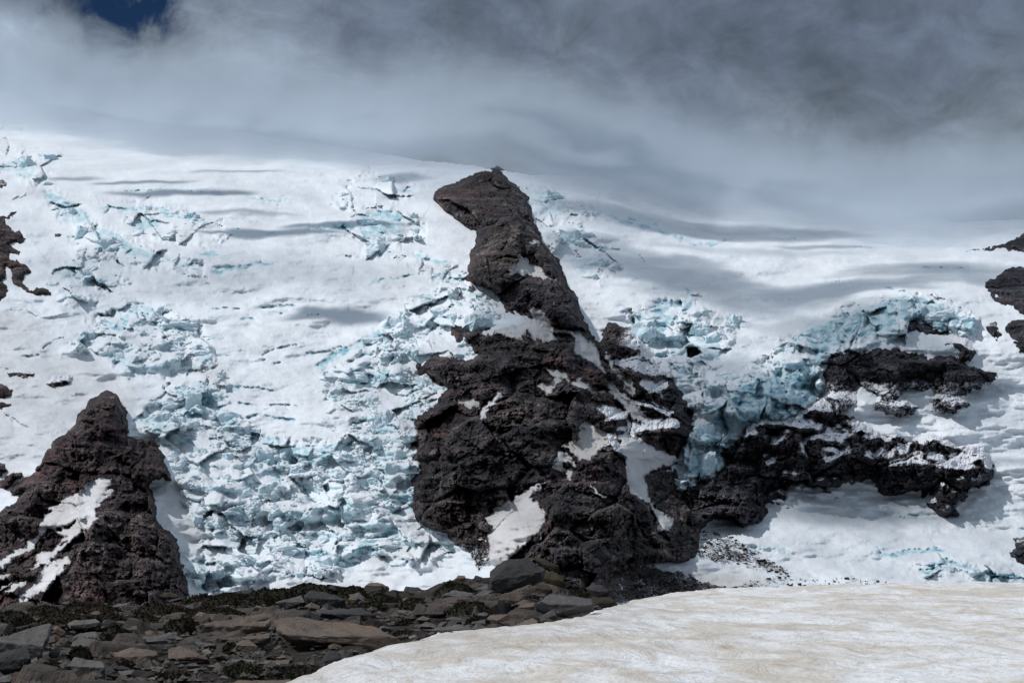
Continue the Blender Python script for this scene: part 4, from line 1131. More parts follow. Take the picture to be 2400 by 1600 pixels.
def project(x, y, z):
    c, s = math.cos(PITCH), math.sin(PITCH)
    zz = z - CAMZ
    f = y * c + zz * s; upv = -y * s + zz * c
    f = np.maximum(f, .5)
    return 1200 + x / f * FPX, 800 - upv / f * FPX


def mat_ground():
    t = NT("dark_gravel_soil"); c = t.coord()
    n = t.noise(3.0, 7, .7, c)
    col = t.mix(t.ramp(n, .3, .7), (.016, .013, .011), (.045, .037, .032))
    col = t.mix(t.ramp(t.noise(14, 5, .7, c), .55, .7, 0, .6), col, (.075, .066, .060))
    # ledges of bare bedrock between the soil
    rk = t.mix(t.ramp(t.noise(1.3, 6, .62, c, dist=.8), .35, .65), (.050, .043, .041), (.105, .086, .075))
    rk = t.mix(t.ramp(t.noise(7, 7, .72, c), .45, .7, 0, .6), rk, (.026, .022, .021))
    rk = t.mix(t.ramp(t.noise(45, 4, .7, c), .55, .75, 0, .5), rk, (.15, .135, .12))
    col = t.mix(t.attr('rock'), col, rk)
    h = t.math('ADD', t.noise(18, 6, .7, c), t.math('MULTIPLY', t.noise(5, 7, .7, c), 1.5))
    return t.done(col, .92, t.bump(h, .8, .05), .15)


def mat_snowfield():
    t = NT("summer_snow_with_dust"); c = t.coord()
    cs = t.coord((.55, .22, 1), (0, 0, .18))
    f1 = t.noise(1.1, 6, .62, cs, dist=1.1)
    f2 = t.noise(3.6, 6, .65, cs, dist=.8)
    f3 = t.noise(26, 5, .7, t.coord((.6, .25, 1), (0, 0, .18)))
    col = t.mix(t.ramp(f1, .40, .62), (.75, .76, .785), (.58, .54, .49))
    col = t.mix(t.ramp(f2, .46, .66, 0, .75), col, (.52, .45, .375))
    st = t.math('MULTIPLY', t.ramp(f1, .50, .62), t.ramp(t.noise(1.9, 5, .6, cs, dist=1.5), .54, .70))
    col = t.mix(t.math('MULTIPLY', st, .7), col, (.40, .28, .19))
    col = t.mix(t.ramp(f3, .48, .66, 0, .5), col, (.42, .39, .36))
    d = t.attr('edge')
    col = t.mix(t.math('MULTIPLY', d, t.ramp(f2, .3, .6, .4, 1.0)), col, (.40, .37, .335))
    h = t.math('ADD', t.math('MULTIPLY', f2, .6), t.math('MULTIPLY', f3, .12))
    return t.done(col, .7, t.bump(h, .9, .16), .3)


M_GROUND, M_FIELD = mat_ground(), mat_snowfield()
xs = np.concatenate([np.linspace(-700, -14, 30), np.arange(-12.5, 4.5, .06), np.linspace(5, 30, 50), np.linspace(40, 700, 24)])
ys = np.concatenate([np.linspace(-40, 17, 24), np.arange(18, 50, .07), np.linspace(50.5, 80, 30), np.geomspace(84, 1600, 34)])
GX, GY = np.meshgrid(xs, ys)


def slabs(cx_, cy_, seed, amp_):
    x = (GX + .35 * fbm(GX / 1.1, GY / 1.6, 3, seed)) / cx_; y = (GY + .5 * fbm(GX / 1.1, GY / 1.6, 3, seed + 1)) / cy_
    f1, f2, dx, dy, h = voronoi(x, y, seed)
    r = amp_ * ((hrand(h, 1) - .35) * 1.3 + (hrand(h, 2) - .35) * dy * 1.6 + (hrand(h, 3) - .5) * dx * 1.5)
    return r - amp_ * .9 * (1 - sstep(f2 - f1, .02, .13)), hrand(h, 5)


s1, h1 = slabs(1.05, 2.1, 431, .17)
s2, h2 = slabs(.42, .9, 433, .065)
near = (GY < 60) & (GY > 10)
_gu, _gv = project(GX, GY, ground_z(GX, GY))
SNOW_EDGE = [(560, 1700), (640, 1625), (700, 1600), (790, 1566), (860, 1543), (1000, 1503), (1030, 1491), (1110, 1486), (1200, 1478), (1300, 1463), (1340, 1455), (1420, 1431), (1470, 1418), (1500, 1400), (1500, 1200),
             (4500, 1200), (4500, 6000), (-3000, 6000), (-2000, 2600), (300, 2000)]
rockm = sstep(fbm(GX / 2.2, GY / 3.5, 3, 435), -.30, .02) * (1 - sstep(poly_sd(_gu.astype(np.float32), _gv.astype(np.float32), SNOW_EDGE, 90), -16, 4))
GZ = ground_z(GX, GY) + near * (.05 * fbm(GX / 1.3, GY / 1.3, 4, 401) + .018 * fbm(GX / .3, GY / .3, 3, 402) + (s1 + s2) * rockm * (1 - sstep(GY, 42, 46)) - .03)
gr = link("ground", grid_mesh("ground", np.stack([GX, GY, GZ], -1), None, False, {'rock': rockm * (h1 > .2)}), M_GROUND)
tag(gr, "dark gravelly soil between the foreground boulders", kind="structure")

xs = np.concatenate([np.linspace(-40, -6, 30), np.arange(-5.6, 13.5, .065), np.linspace(14, 60, 40)])
ys = np.concatenate([np.linspace(-30, 17, 30), np.arange(17.5, 62, .11), np.linspace(63, 95, 20)])
SX, SY = np.meshgrid(xs, ys)
g0 = ground_z(SX, SY)
pu, pvv = project(SX, SY, g0)
rx = 14 * fbm(SX / .9, SY / .9, 3, 411) + 9 * fbm(SX / .17, SY / .3, 3, 415)
ssd = poly_sd((pu + rx).astype(np.float32), (pvv + .35 * rx).astype(np.float32), SNOW_EDGE, 160)
cosr, sinr = math.cos(.18), math.sin(.18)
A_, B_ = SX * cosr + SY * sinr, -SX * sinr + SY * cosr
und = .075 * fbm(A_ / 2.6, B_ / 7.5, 4, 412) + .030 * fbm(A_ / .75, B_ / 2.2, 4, 413) + .014 * ridged(A_ / .22, B_ / .5, 3, 414) + .022 * (voronoi(A_ / .38, B_ / .95, 416)[0] - .5)
thick = np.where(ssd > 0, .03 + .16 * (1 - np.exp(-ssd / 22)), ssd * .012)
SZ = g0 + thick + und * np.clip(.3 + ssd / 80, 0, 1)
keep = faces_where(ssd, -14)
sf = link("snowfield", grid_mesh("snowfield", np.stack([SX, SY, SZ], -1), keep, True, {'edge': np.clip(1 - ssd / 120, 0, 1) * .6}), M_FIELD)
tag(sf, "dirty white summer snowfield filling the lower right foreground", kind="structure")


# ------------------------------------------------------------------ boulders
def mat_stone(name, a, b, tan=None):
    t = NT(name)
    oi = t.n('ShaderNodeObjectInfo')
    c = t.coord()
    addv = t.n('ShaderNodeVectorMath', operation='ADD')
    t.put(addv.inputs[0], c)
    sc = t.n('ShaderNodeVectorMath', operation='SCALE'); sc.inputs[0].default_value = (37, 11, 23); t.put(sc.inputs['Scale'], oi.outputs['Random'])
    t.put(addv.inputs[1], sc.outputs[0])
    v = addv.outputs[0]
    n1 = t.noise(1.6, 6, .62, v, dist=.6); n2 = t.noise(9, 7, .7, v); n3 = t.noise(60, 5, .7, v)
    col = t.mix(t.ramp(n1, .3, .7), a, b)
    if tan:
        col = t.mix(t.ramp(t.noise(1.1, 5, .6, v, dist=1.2), .5, .66, 0, .8), col, tan)
    col = t.mix(t.ramp(n2, .48, .72, 0, .5), col, tuple(x * .45 for x in a))
    col = t.mix(t.ramp(n3, .55, .75, 0, .5), col, tuple(min(1, x * 1.7) for x in b))
    # hairline cracks
    ck = t.vor(2.2, t.mix(.25, v, t.noise(3, 4, .6, v, col=True)), 'DISTANCE_TO_EDGE')
    col = t.mix(t.ramp(ck, .006, .0, 0, .5), col, (.008, .007, .007))
    h = t.math('ADD', t.math('MULTIPLY', n2, .5), t.math('ADD', t.math('MULTIPLY', n3, .12), t.ramp(ck, .0, .008, -.12, 0)))
    return t.done(col, .85, t.bump(h, .7, .05), .25)


STONE = {
    'g': mat_stone("grey_andesite", (.080, .076, .076), (.122, .115, .111)),
    'd': mat_stone("dark_andesite", (.030, .029, .031), (.052, .050, .052)),
    'b': mat_stone("brown_grey_andesite", (.086, .068, .060), (.135, .106, .089), (.150, .104, .066)),
    't': mat_stone("tan_weathered_andesite", (.10, .08, .062), (.15, .12, .092), (.16, .11, .07)),
    'm': mat_stone("mossy_dark_stone", (.026, .022, .017), (.050, .040, .026), (.060, .045, .020)),
    'l': mat_stone("pale_stone", (.13, .125, .115), (.20, .19, .175)),
}


def hull_rock(name, pts, size, seed, mat, sub=2):
    """faceted block: hull of the traced points, worn edges, rough skin"""
    bm = bmesh.new()
    vs_ = [bm.verts.new(p) for p in pts]
    r = bmesh.ops.convex_hull(bm, input=vs_)
    bmesh.ops.delete(bm, geom=[g_ for g_ in set(r['geom_interior'] + r['geom_unused']) if isinstance(g_, bmesh.types.BMVert) and g_.is_valid], context='VERTS')
    bmesh.ops.dissolve_limit(bm, angle_limit=math.radians(16), verts=bm.verts, edges=bm.edges)
    bmesh.ops.bevel(bm, geom=bm.edges[:], offset=.012 * size, segments=1, affect='EDGES', clamp_overlap=True)
    bmesh.ops.triangulate(bm, faces=bm.faces)
    for _ in range(sub):
        lim = size * (.16, .09, .05, .05)[_]
        es = [e for e in bm.edges if e.calc_length() > lim]
        if es:
            bmesh.ops.subdivide_edges(bm, edges=es, cuts=1, use_grid_fill=False)
            bmesh.ops.triangulate(bm, faces=[f for f in bm.faces if len(f.verts) > 3])
    bm.normal_update()
    co = np.array([v.co for v in bm.verts]); no = np.array([v.normal for v in bm.verts])
    f = 2.2 / size
    a = fbm(co[:, 0] * f + seed * 3.1 + co[:, 1] * f * .6, co[:, 2] * f * 1.4 + co[:, 1] * f * .5, 3, seed)
    b = ridged(co[:, 0] * f * 2.6 + co[:, 1] * f * 2 + seed, co[:, 2] * f * 4.5, 4, seed + 3)
    d = size * (.028 * a - .022 * b)
    for v, n, k in zip(bm.verts, no, d):
        v.co = v.co + Vector(n) * float(k)
    me = bpy.data.meshes.new(name); bm.to_mesh(me); bm.free()
    return link(name, me, mat)


def boulder(outline, label, mk='g', lean=.55, deep=.8, d=None, ridge=None, name="boulder", seed=None, cat="boulder", group="boulders of the foreground moraine"):
    P = np.array(outline, float)
    seed = seed if seed is not None else int(P.sum()) % 997
    lo, hi = P.min(0), P.max(0)
    cx, cy = P.mean(0)
    if d is None:
        d = ground_d(cx, min(hi[1] - .12 * (hi[1] - lo[1]), 1680))
    w = (hi[0] - lo[0]) / FPX * d; h = (hi[1] - lo[1]) / FPX * d
    size = max(w, h * 1.2)
    th = max(min(w, 2.2 * h + .25 * w) * deep, .12)
    pts = []
    rnd = random.Random(seed)
    for (x, y) in outline:
        t_ = (hi[1] - y) / max(hi[1] - lo[1], 1)
        pts.append(at(x, y, d + th * (.12 + lean * t_ * .8)))
    for k, (f, off) in enumerate(((.62, -.10), (.75, .85))):        # nearer face, far side
        for (x, y) in outline:
            xx, yy = cx + (x - cx) * f + rnd.uniform(-.04, .04) * (hi[0] - lo[0]), cy + (y - cy) * f
            t_ = (hi[1] - yy) / max(hi[1] - lo[1], 1)
            pts.append(at(xx, min(yy, hi[1]), d + th * (off + lean * t_ * (.8 if k == 0 else .4))))
    for (x, y) in outline:                                          # upright front under the top face
        t_ = (hi[1] - y) / max(hi[1] - lo[1], 1)
        if t_ < .5:
            pts.append(at(cx + (x - cx) * .93, y - (.40 if lean < .8 else .14) * (1 - t_) * (hi[1] - lo[1]), d - .02 * th))
    if ridge:
        for (x, y, o) in ridge:
            pts.append(at(x, y, d + o * th))
    ox = Vector((sum(p.x for p in pts) / len(pts), sum(p.y for p in pts) / len(pts), min(p.z for p in pts)))
    ob = hull_rock(name, [p - ox for p in pts], size, seed, STONE[mk], 4 if (hi[0] - lo[0]) > 90 else 3)
    ob.location = ox
    return tag(ob, label, cat, group)


def zA(*p): return [(x / 5.8075, 1330 + y / 5.8075) for x, y in p]
def zB(*p): return [(400 + x / 5.8075, 1330 + y / 5.8075) for x, y in p]
def zC(*p): return [(750 + x / 5.8075, 1290 + y / 5.8075) for x, y in p]
def zD(*p): return [(1080 + x / 5.8075, 1270 + y / 5.8075) for x, y in p]


BOULDERS = [
    (zA((-260, 1040), (0, 1030), (150, 970), (290, 950), (380, 860), (540, 750), (700, 725), (720, 800), (660, 950), (620, 1100), (560, 1290), (520, 1330), (390, 1300), (-260, 1260)), "largest grey slab at the left edge with a dark right side", 'g', .9, .7),
    (zA((-260, 1200), (0, 1180), (200, 1130), (320, 1065), (380, 1075), (405, 1130), (400, 1240), (440, 1330), (300, 1440), (0, 1480), (-260, 1480)), "dark shadowed block leaning on the big slab at the left edge", 'd', .35, .7),
    (zA((910, 760), (1000, 710), (1160, 680), (1300, 690), (1390, 770), (1380, 830), (1200, 850), (950, 845)), "flat grey boulder with an undercut below the heather at left", 'g', .5, .8),
    (zA((920, 965), (1100, 880), (1300, 860), (1340, 900), (1330, 985), (1100, 995)), "thin grey slab under the flat undercut boulder", 'g', .9, .7),
    (zA((1095, 930), (1250, 970), (1390, 995), (1390, 1150), (1270, 1220), (1000, 1205), (945, 1150), (980, 1020)), "five-sided grey block above the squarish block near left", 'g', .5, .7),
    (zA((1010, 1215), (1200, 1240), (1390, 1270), (1450, 1350), (1450, 1450), (1400, 1520), (1200, 1530), (1000, 1500), (890, 1400), (940, 1300)), "large squarish grey block with a broad flat face near bottom left", 'g', .45, .7),
    (zA((1440, 1330), (1540, 1380), (1580, 1450), (1560, 1545), (1420, 1545)), "dark stone tucked against the right side of the squarish block", 'd', .4, .8),
    (zA((690, 1400), (760, 1330), (890, 1280), (915, 1300), (870, 1420), (800, 1455), (690, 1450)), "small pale grey block left of the squarish block", 'g', .5, .8),
    (zA((660, 1190), (700, 1110), (800, 1070), (830, 1130), (800, 1210), (700, 1240)), "small grey stone right of the largest slab's shaded side", 'g', .5, .8),
    (zA((720, 820), (770, 780), (880, 850), (900, 940), (830, 950), (740, 880)), "small tan wedge between the big slab and the flat boulder", 't', .3, .8),
    (zA((1440, 1110), (1500, 1060), (1700, 960), (2000, 930), (2420, 860), (2420, 960), (2000, 1050), (1720, 1075)), "long thin grey slab slanting up right of the left blocks", 'g', .9, .5),
    (zA((1530, 1150), (1600, 1120), (1810, 1080), (1850, 1120), (2050, 1100), (2160, 1150), (2150, 1250), (2050, 1340), (1800, 1360), (1620, 1300), (1540, 1220)), "blocky layered boulder with a black shaded front below the long slab", 'b', .35, .8),
    (zA((-200, 1530), (0, 1510), (120, 1450), (170, 1480), (160, 1600), (-200, 1640)), "grey stone in the bottom left corner", 'g', .6, .8),
    (zA((1980, 1540), (2140, 1460), (2210, 1480), (2150, 1545), (2050, 1575)), "knobbly pale stone at the bottom among heather", 'l', .5, .8),
    (zA((1690, 1545), (1800, 1480), (1870, 1520), (1880, 1600), (1700, 1600)), "flat grey stone at the bottom edge right of the squarish block", 'g', .7, .8),
    (zA((1600, 1400), (1830, 1380), (1800, 1450), (1650, 1485)), "flat pale stone below the layered boulder", 'g', .8, .8),
    (zA((1900, 1360), (2100, 1330), (2250, 1350), (2200, 1410), (1950, 1410)), "rounded stone just right below the layered boulder", 'g', .6, .8),
    (zA((1960, 690), (2030, 660), (2085, 690), (2060, 750), (1990, 745)), "round pale stone in the gravel at the crest, left", 'l', .4, .9),
    (zA((1490, 640), (1540, 610), (1610, 660), (1590, 695), (1520, 680)), "small dark stone in the pale gravel at the left crest", 'd', .4, .9),
    (zA((1490, 545), (1600, 490), (1790, 462), (1720, 515), (1560, 555)), "thin slab lying on the left crest skyline", 'g', .9, .6),
    (zA((605, 585), (660, 540), (720, 550), (725, 595), (650, 608)), "pale stone in heather on the far left crest", 'l', .5, .9),
    (zA((815, 500), (900, 455), (955, 500), (900, 530)), "small stone on the far left skyline", 'g', .5, .9),
    (zA((-120, 690), (100, 680), (145, 720), (0, 765), (-120, 770)), "upper grey stone at the left edge under the crest heather", 'g', .7, .8),
    (zA((-120, 780), (90, 750), (115, 800), (20, 890), (-120, 910)), "lower pinkish stone at the left edge above the heather", 'b', .7, .8),
    (zA((2160, 430), (2220, 340), (2323, 322), (2420, 370), (2480, 440)), "rounded greenish boulder on the skyline left of the heather ridge", 'm', .4, .8),
    (zA((830, 1170), (880, 1150), (925, 1200), (850, 1212)), "small stone behind the pale grey block at left", 'g', .5, .8),
    (zA((400, 1250), (500, 1210), (525, 1300), (480, 1360), (430, 1330)), "stone wedged at the lower right corner of the largest slab", 'g', .5, .8),
    (zB((330, 800), (600, 750), (1000, 640), (1300, 590), (1390, 610), (1390, 670), (1150, 740), (900, 850), (690, 940), (520, 955), (370, 945)), "broad brownish slab with layered top left of the dome", 'b', .85, .5),
    (zB((690, 935), (900, 840), (1160, 730), (1390, 675), (1375, 790), (1300, 875), (1000, 910)), "second brownish slab layered under the broad brownish slab", 'b', .7, .5),
    ([(639, 1449), (669, 1447), (693, 1442), (750, 1446), (802, 1449), (840, 1457), (871, 1469), (905, 1483), (940, 1497), (955, 1512), (955, 1526), (936, 1533), (862, 1530), (800, 1527), (727, 1518), (675, 1511), (650, 1490), (641, 1475)],
     "big rounded brown dome of bedrock in the centre of the moraine", 'b', .85, .6),
    (zB((650, 1030), (700, 950), (900, 900), (1100, 900), (1360, 880), (1370, 1000), (1300, 1065), (1080, 1030), (880, 1060)), "purplish angular block under the layered slabs", 'b', .5, .6),
    (zB((870, 1110), (930, 1000), (1060, 960), (1200, 1130), (1210, 1210), (1050, 1215), (880, 1170)), "triangular purplish slab face below the layered slabs", 'b', .7, .6),
    (zB((1400, 1080), (1510, 1035), (1520, 1150), (1500, 1235), (1370, 1235), (1380, 1160)), "upright pinkish wedge left of the dome's foot", 'b', .2, .8),
    (zB((1270, 1165), (1390, 1000), (1460, 960), (1470, 1030), (1380, 1140), (1290, 1205)), "thin dark leaning flake beside the pinkish wedge", 'd', .3, .8),
    (zB((1190, 1305), (1300, 1260), (1600, 1245), (1635, 1235), (1610, 1330), (1400, 1370), (1250, 1345)), "flat pinkish slab with black shade under it, bottom centre", 'b', .8, .7),
    (zB((-40, 1090), (120, 1050), (180, 1110), (300, 1110), (450, 1220), (540, 1295), (300, 1300), (-40, 1265)), "low brown slab wedge in the centre left", 'b', .85, .6),
    (zB((425, 1120), (490, 1100), (575, 1180), (520, 1215), (470, 1225)), "short pale log-shaped stone above the flat stones", 'l', .4, .9),
    (zB((525, 1215), (590, 1190), (612, 1220), (580, 1250), (540, 1245)), "small stone at the end of the log-shaped stone", 'g', .4, .9),
    (zB((795, 1275), (850, 1230), (1100, 1228), (1225, 1250), (1150, 1295), (850, 1315)), "flat grey stone above the bottom heather mat", 'g', .8, .7),
    (zB((185, 1412), (280, 1370), (490, 1350), (480, 1392), (300, 1425)), "long flat pale stone near the bottom, left of centre", 'g', .9, .7),
    (zB((485, 1355), (560, 1310), (640, 1330), (675, 1370), (560, 1395)), "low grey stone right of the long flat pale stone", 'g', .7, .8),
    (zB((645, 1395), (760, 1370), (845, 1370), (780, 1425), (660, 1425)), "flat stone touching the bottom heather mat", 'g', .9, .8),
    (zB((650, 1510), (720, 1450), (795, 1490), (795, 1540), (660, 1550)), "rounded grey stone at the bottom left of the heather mat", 'g', .5, .9),
    (zB((1175, 1440), (1220, 1403), (1258, 1440), (1200, 1472)), "small round stone in front of the bottom heather mat", 'g', .4, .9),
    (zB((325, 640), (390, 590), (470, 610), (565, 680), (540, 730), (420, 740), (325, 700)), "rounded speckled boulder in heather above the slabs", 'b', .5, .8),
    (zB((1125, 555), (1170, 510), (1230, 520), (1275, 560), (1230, 590), (1150, 590)), "rounded pinkish stone on top of the broad brownish slab", 'b', .5, .8),
    (zB((715, 650), (760, 625), (795, 660), (750, 698)), "small pinkish stone at the edge of the broad brownish slab", 'b', .5, .8),
    (zB((860, 350), (1000, 280), (1110, 258), (1142, 310), (1100, 400), (950, 475), (890, 430)), "dark boulder breaking the heather skyline left of centre", 'd', .4, .8),
    (zB((1405, 530), (1460, 450), (1620, 390), (1780, 370), (1855, 520), (1700, 575), (1560, 590), (1500, 540)), "cluster-shaped grey boulder above the cleft in the slabs", 'g', .5, .8),
    (zB((1615, 355), (1680, 333), (1785, 370), (1760, 425), (1640, 405)), "pale lumpy stone sitting on the cluster-shaped grey boulder", 'l', .5, .8),
    (zB((1805, 380), (1900, 300), (2020, 330), (2100, 320), (2340, 420), (2400, 520), (2330, 570), (2100, 600), (1900, 570), (1820, 470)), "large dark shaded boulder behind the dome", 'd', .55, .7),
    (zC((10, 530), (60, 480), (160, 458), (345, 490), (300, 545), (100, 570)), "tan-topped boulder on the crest behind the dark boulder", 't', .7, .8),
    (zB((1465, 635), (1560, 600), (1890, 595), (1840, 665), (1500, 658)), "narrow pale slab edge at the top of the dome's cleft", 'b', .9, .6),
    (zB((1845, 650), (1950, 590), (2200, 600), (2350, 640), (2350, 695), (1900, 680)), "long black layered slab lying on the dome", 'd', .6, .6),
    (zB((-60, 915), (80, 918), (185, 970), (100, 1000), (-60, 1000)), "small flat stone left of the layered slabs", 'g', .8, .8),
    (zB((95, 848), (300, 785), (335, 830), (300, 900), (200, 885)), "triangular flat stone at the left tip of the broad slab", 'g', .8, .8),
    (zB((335, 1000), (560, 1018), (565, 1075), (400, 1080), (335, 1055)), "grey bar of stone under the broad brownish slab", 'g', .6, .8),
    (zB((185, 1020), (330, 978), (340, 1055), (230, 1068)), "dark stone left of the grey bar under the broad slab", 'd', .6, .8),
    (zB((480, 1600), (720, 1545), (1100, 1508), (1640, 1498), (1665, 1530), (1600, 1620), (700, 1640)), "wide flat brown slab at the bottom edge beside the snow", 'b', .95, .5),
    (zB((2045, 1240), (2190, 1108), (2330, 1170), (2330, 1295), (2150, 1405), (2080, 1380)), "dark ribbed slab below the right part of the dome", 'd', .6, .7),
    (zC((595, 500), (680, 423), (780, 423), (880, 478), (955, 520), (930, 570), (800, 575), (620, 560)), "rounded tan boulder on the skyline right of the heather ridge", 't', .5, .8),
    (zC((365, 720), (420, 598), (525, 650), (500, 705), (440, 748)), "pinkish stone heap stone below the tan-topped boulder", 'b', .5, .8),
    (zC((555, 730), (600, 680), (740, 690), (805, 745), (600, 770)), "low mossy mound of stone in front of the skyline boulder", 'm', .5, .8),
    (zC((585, 780), (690, 728), (765, 750), (755, 805), (620, 808)), "small grey stone at the foot of the mossy mound", 'g', .5, .8),
    (zC((35, 610), (200, 588), (355, 720), (300, 750), (130, 760), (40, 680)), "dark sloping slab right of the large dark boulder", 'd', .8, .7),
    (zC((-20, 790), (330, 745), (570, 770), (770, 950), (830, 1050), (700, 1030), (500, 980), (-20, 920)), "black layered ledge along the top of the dome", 'd', .7, .6),
    (zC((1135, 530), (1170, 483), (1330, 488), (1395, 530), (1300, 610), (1150, 600)), "dark flat boulder on the middle skyline", 'd', .6, .8),
    (zC((1165, 628), (1280, 560), (1390, 540), (1395, 585), (1310, 635)), "tan slanting slab below the dark skyline boulder", 't', .9, .7),
    (zC((1835, 405), (1880, 333), (1970, 333), (1988, 385), (1900, 428)), "small pale tan block on the skyline left of the biggest boulder", 't', .4, .8),
    (zC((1645, 640), (1810, 528), (1950, 585), (2080, 570), (2110, 620), (1950, 690), (1830, 690), (1700, 740)), "grey angular boulder in heather left of the biggest boulder", 'g', .5, .8),
    (zC((2035, 650), (2100, 608), (2310, 610), (2320, 705), (2080, 712)), "grey block between the angular boulder and the biggest boulder", 'g', .4, .8),
    (zC((1285, 900), (1340, 850), (1550, 820), (1755, 800), (1725, 890), (1450, 930)), "long dark stone in the gravel of the centre", 'd', .6, .8),
    (zC((1675, 960), (1800, 888), (1935, 920), (1925, 970), (1750, 990)), "rounded grey stone above the long curved slab", 'g', .6, .8),
    (zC((1365, 1090), (1500, 1050), (1900, 980), (2000, 1010), (2135, 1080), (1900, 1135), (1550, 1150), (1450, 1125)), "long curved grey slab at the edge of the snow", 'g', .8, .6),
    (zC((2055, 880), (2240, 828), (2295, 860), (2255, 925), (2070, 938)), "upper of two grey blocks left of the biggest boulder's foot", 'g', .5, .8),
    (zC((2055, 968), (2255, 930), (2255, 1020), (2180, 1075), (2070, 1020)), "lower of two grey blocks left of the biggest boulder's foot", 'g', .5, .8),
    (zC((1075, 1068), (1365, 1058), (1365, 1105), (1250, 1128), (1100, 1100)), "thin flat stone above the two snow-edge blocks", 'g', .8, .8),
    (zC((1205, 1168), (1290, 1138), (1335, 1170), (1220, 1208)), "little pale stone above the two snow-edge blocks", 'l', .8, .8),
    (zC((1235, 1225), (1280, 1195), (1372, 1215), (1355, 1335), (1300, 1362), (1195, 1345)), "left of two brown blocks at the snow edge", 'b', .4, .8),
    (zC((1378, 1205), (1500, 1193), (1665, 1220), (1650, 1290), (1368, 1368)), "right of two brown blocks at the snow edge", 'b', .5, .8),
    (zC((875, 985), (990, 978), (1005, 1032), (900, 1040)), "small square stone right of the black layered ledge", 'b', .5, .8),
    (zC((55, 1450), (130, 1348), (255, 1380), (150, 1450)), "dark stone below the hollowed front of the dome", 'd', .5, .8),
    (zC((285, 1470), (400, 1408), (505, 1460), (380, 1490)), "flat dark stone at the foot of the dome near the snow", 'd', .7, .8),
    (zC((1040, 800), (1250, 810), (1330, 850), (1200, 880), (1060, 850)), "flat grey stone in the central gravel patch", 'g', .8, .8),
    (zD((395, 400), (460, 330), (600, 230), (780, 198), (900, 208), (1000, 258), (1175, 370), (1130, 540), (980, 580), (700, 720), (430, 830), (385, 740), (388, 500)), "biggest dark boulder on the skyline at the end of the moraine", 'd', .5, .7),
    (zD((950, 205), (1060, 198), (1200, 278), (1290, 288), (1345, 400), (1300, 420), (1190, 400), (1050, 290)), "mossy brown rock on the shoulder of the biggest boulder", 'm', .5, .7),
    (zD((1105, 420), (1250, 378), (1325, 430), (1425, 630), (1300, 710), (1200, 660), (1110, 560)), "dark brown block on the right flank of the biggest boulder", 'm', .5, .7),
    (zD((985, 670), (1080, 568), (1200, 578), (1255, 690), (1100, 750), (1000, 740)), "roundish dark stone between the biggest boulder and the long slab", 'm', .4, .8),
    (zD((385, 800), (430, 830), (700, 690), (850, 590), (970, 553), (992, 620), (960, 710), (800, 840), (600, 930), (470, 985), (380, 985)), "leaning pinkish-grey slab against the biggest boulder", 'b', .8, .5),
    (zD((335, 1105), (390, 988), (665, 968), (640, 1045), (520, 1115), (400, 1168), (345, 1140)), "pale pinkish block below the leaning slab", 'b', .6, .7),
    (zD((1000, 920), (1020, 820), (1200, 710), (1260, 698), (1500, 750), (1780, 763), (1818, 810), (1808, 945), (1640, 965), (1480, 950), (1280, 1020), (1150, 1060), (1010, 1030)), "long heavy grey slab at the right end of the moraine", 'g', .5, .6),
    (zD((735, 945), (900, 820), (1012, 813), (1000, 910), (860, 990), (800, 980)), "brownish block left of the long heavy slab", 'b', .6, .7),
    (zD((585, 1195), (750, 1100), (980, 1020), (1055, 1060), (1055, 1110), (800, 1180)), "low brown slab at the snow edge under the biggest boulder", 'b', .8, .7),
    (zD((1685, 620), (1800, 568), (1940, 578), (1995, 640), (2015, 750), (1850, 780), (1790, 720)), "dark block on the skyline above the long heavy slab", 'd', .5, .8),
    (zD((1825, 780), (1900, 740), (2050, 745), (2115, 855), (1950, 890), (1880, 945), (1820, 910)), "mossy dark boulder at the far right tip of the moraine", 'm', .4, .8),
    (zD((140, 580), (200, 448), (300, 475), (265, 570), (170, 612)), "dark upright stone left behind the biggest boulder", 'd', .4, .8),
    (zD((160, 690), (370, 558), (385, 690), (200, 712)), "grey stone under the dark upright stone", 'g', .6, .8),
]
for spec in BOULDERS:
    boulder(*spec)


# ------------------------------------------------------------------ small stones, gravel, heather
def rock_ok(px, py):
    """inside the moraine part of the picture"""
    edge = np.interp(px, [0, 700, 860, 1000, 1110, 1300, 1420], [1640, 1598, 1543, 1503, 1486, 1463, 1431])
    top = np.interp(px, CREST_PX, CREST_PY)
    return py < edge - 4 and py > top + 3 and px < 1430


def scatter_stones():
    rnd = random.Random(5)
    protos = []
    for k in range(7):
        pts = []
        for _ in range(16):
            v = Vector((rnd.gauss(0, 1), rnd.gauss(0, 1), rnd.gauss(0, 1))).normalized()
            pts.append(Vector((v.x * rnd.uniform(.8, 1), v.y * rnd.uniform(.65, .95), v.z * rnd.uniform(.4, .65))))
        o = hull_rock("stone", pts, 1.6, 900 + k, STONE['gbdgdbb'[k]], 1)
        protos.append(o)
    n = 0
    first = set()
    while n < 290:
        px, py = rnd.uniform(-20, 1430), rnd.uniform(1385, 1610)
        if not rock_ok(px, py):
            continue
        d = ground_d(px, min(py, 1690))
        p = at(px, py, d)
        s = rnd.choice((6, 7, 8, 10, 12, 14, 17, 20, 24, 28)) / FPX * d
        k = rnd.randrange(7)
        if k not in first:
            o = protos[k]; first.add(k)
        else:
            o = protos[k].copy(); COL.objects.link(o)
        o.scale = (s * rnd.uniform(.8, 1.4), s, s * rnd.uniform(.6, 1.1))
        o.rotation_euler = (rnd.uniform(-.3, .3), rnd.uniform(-.3, .3), rnd.uniform(0, 6.28))
        o.location = (p.x, p.y, float(ground_z(p.x, p.y)) + s * .25)
        tag(o, "small loose stone lying in the gravel between the foreground boulders", "stone", "loose stones of the foreground moraine")
        n += 1
    for k in range(7):
        if k not in first:
            bpy.data.objects.remove(protos[k])


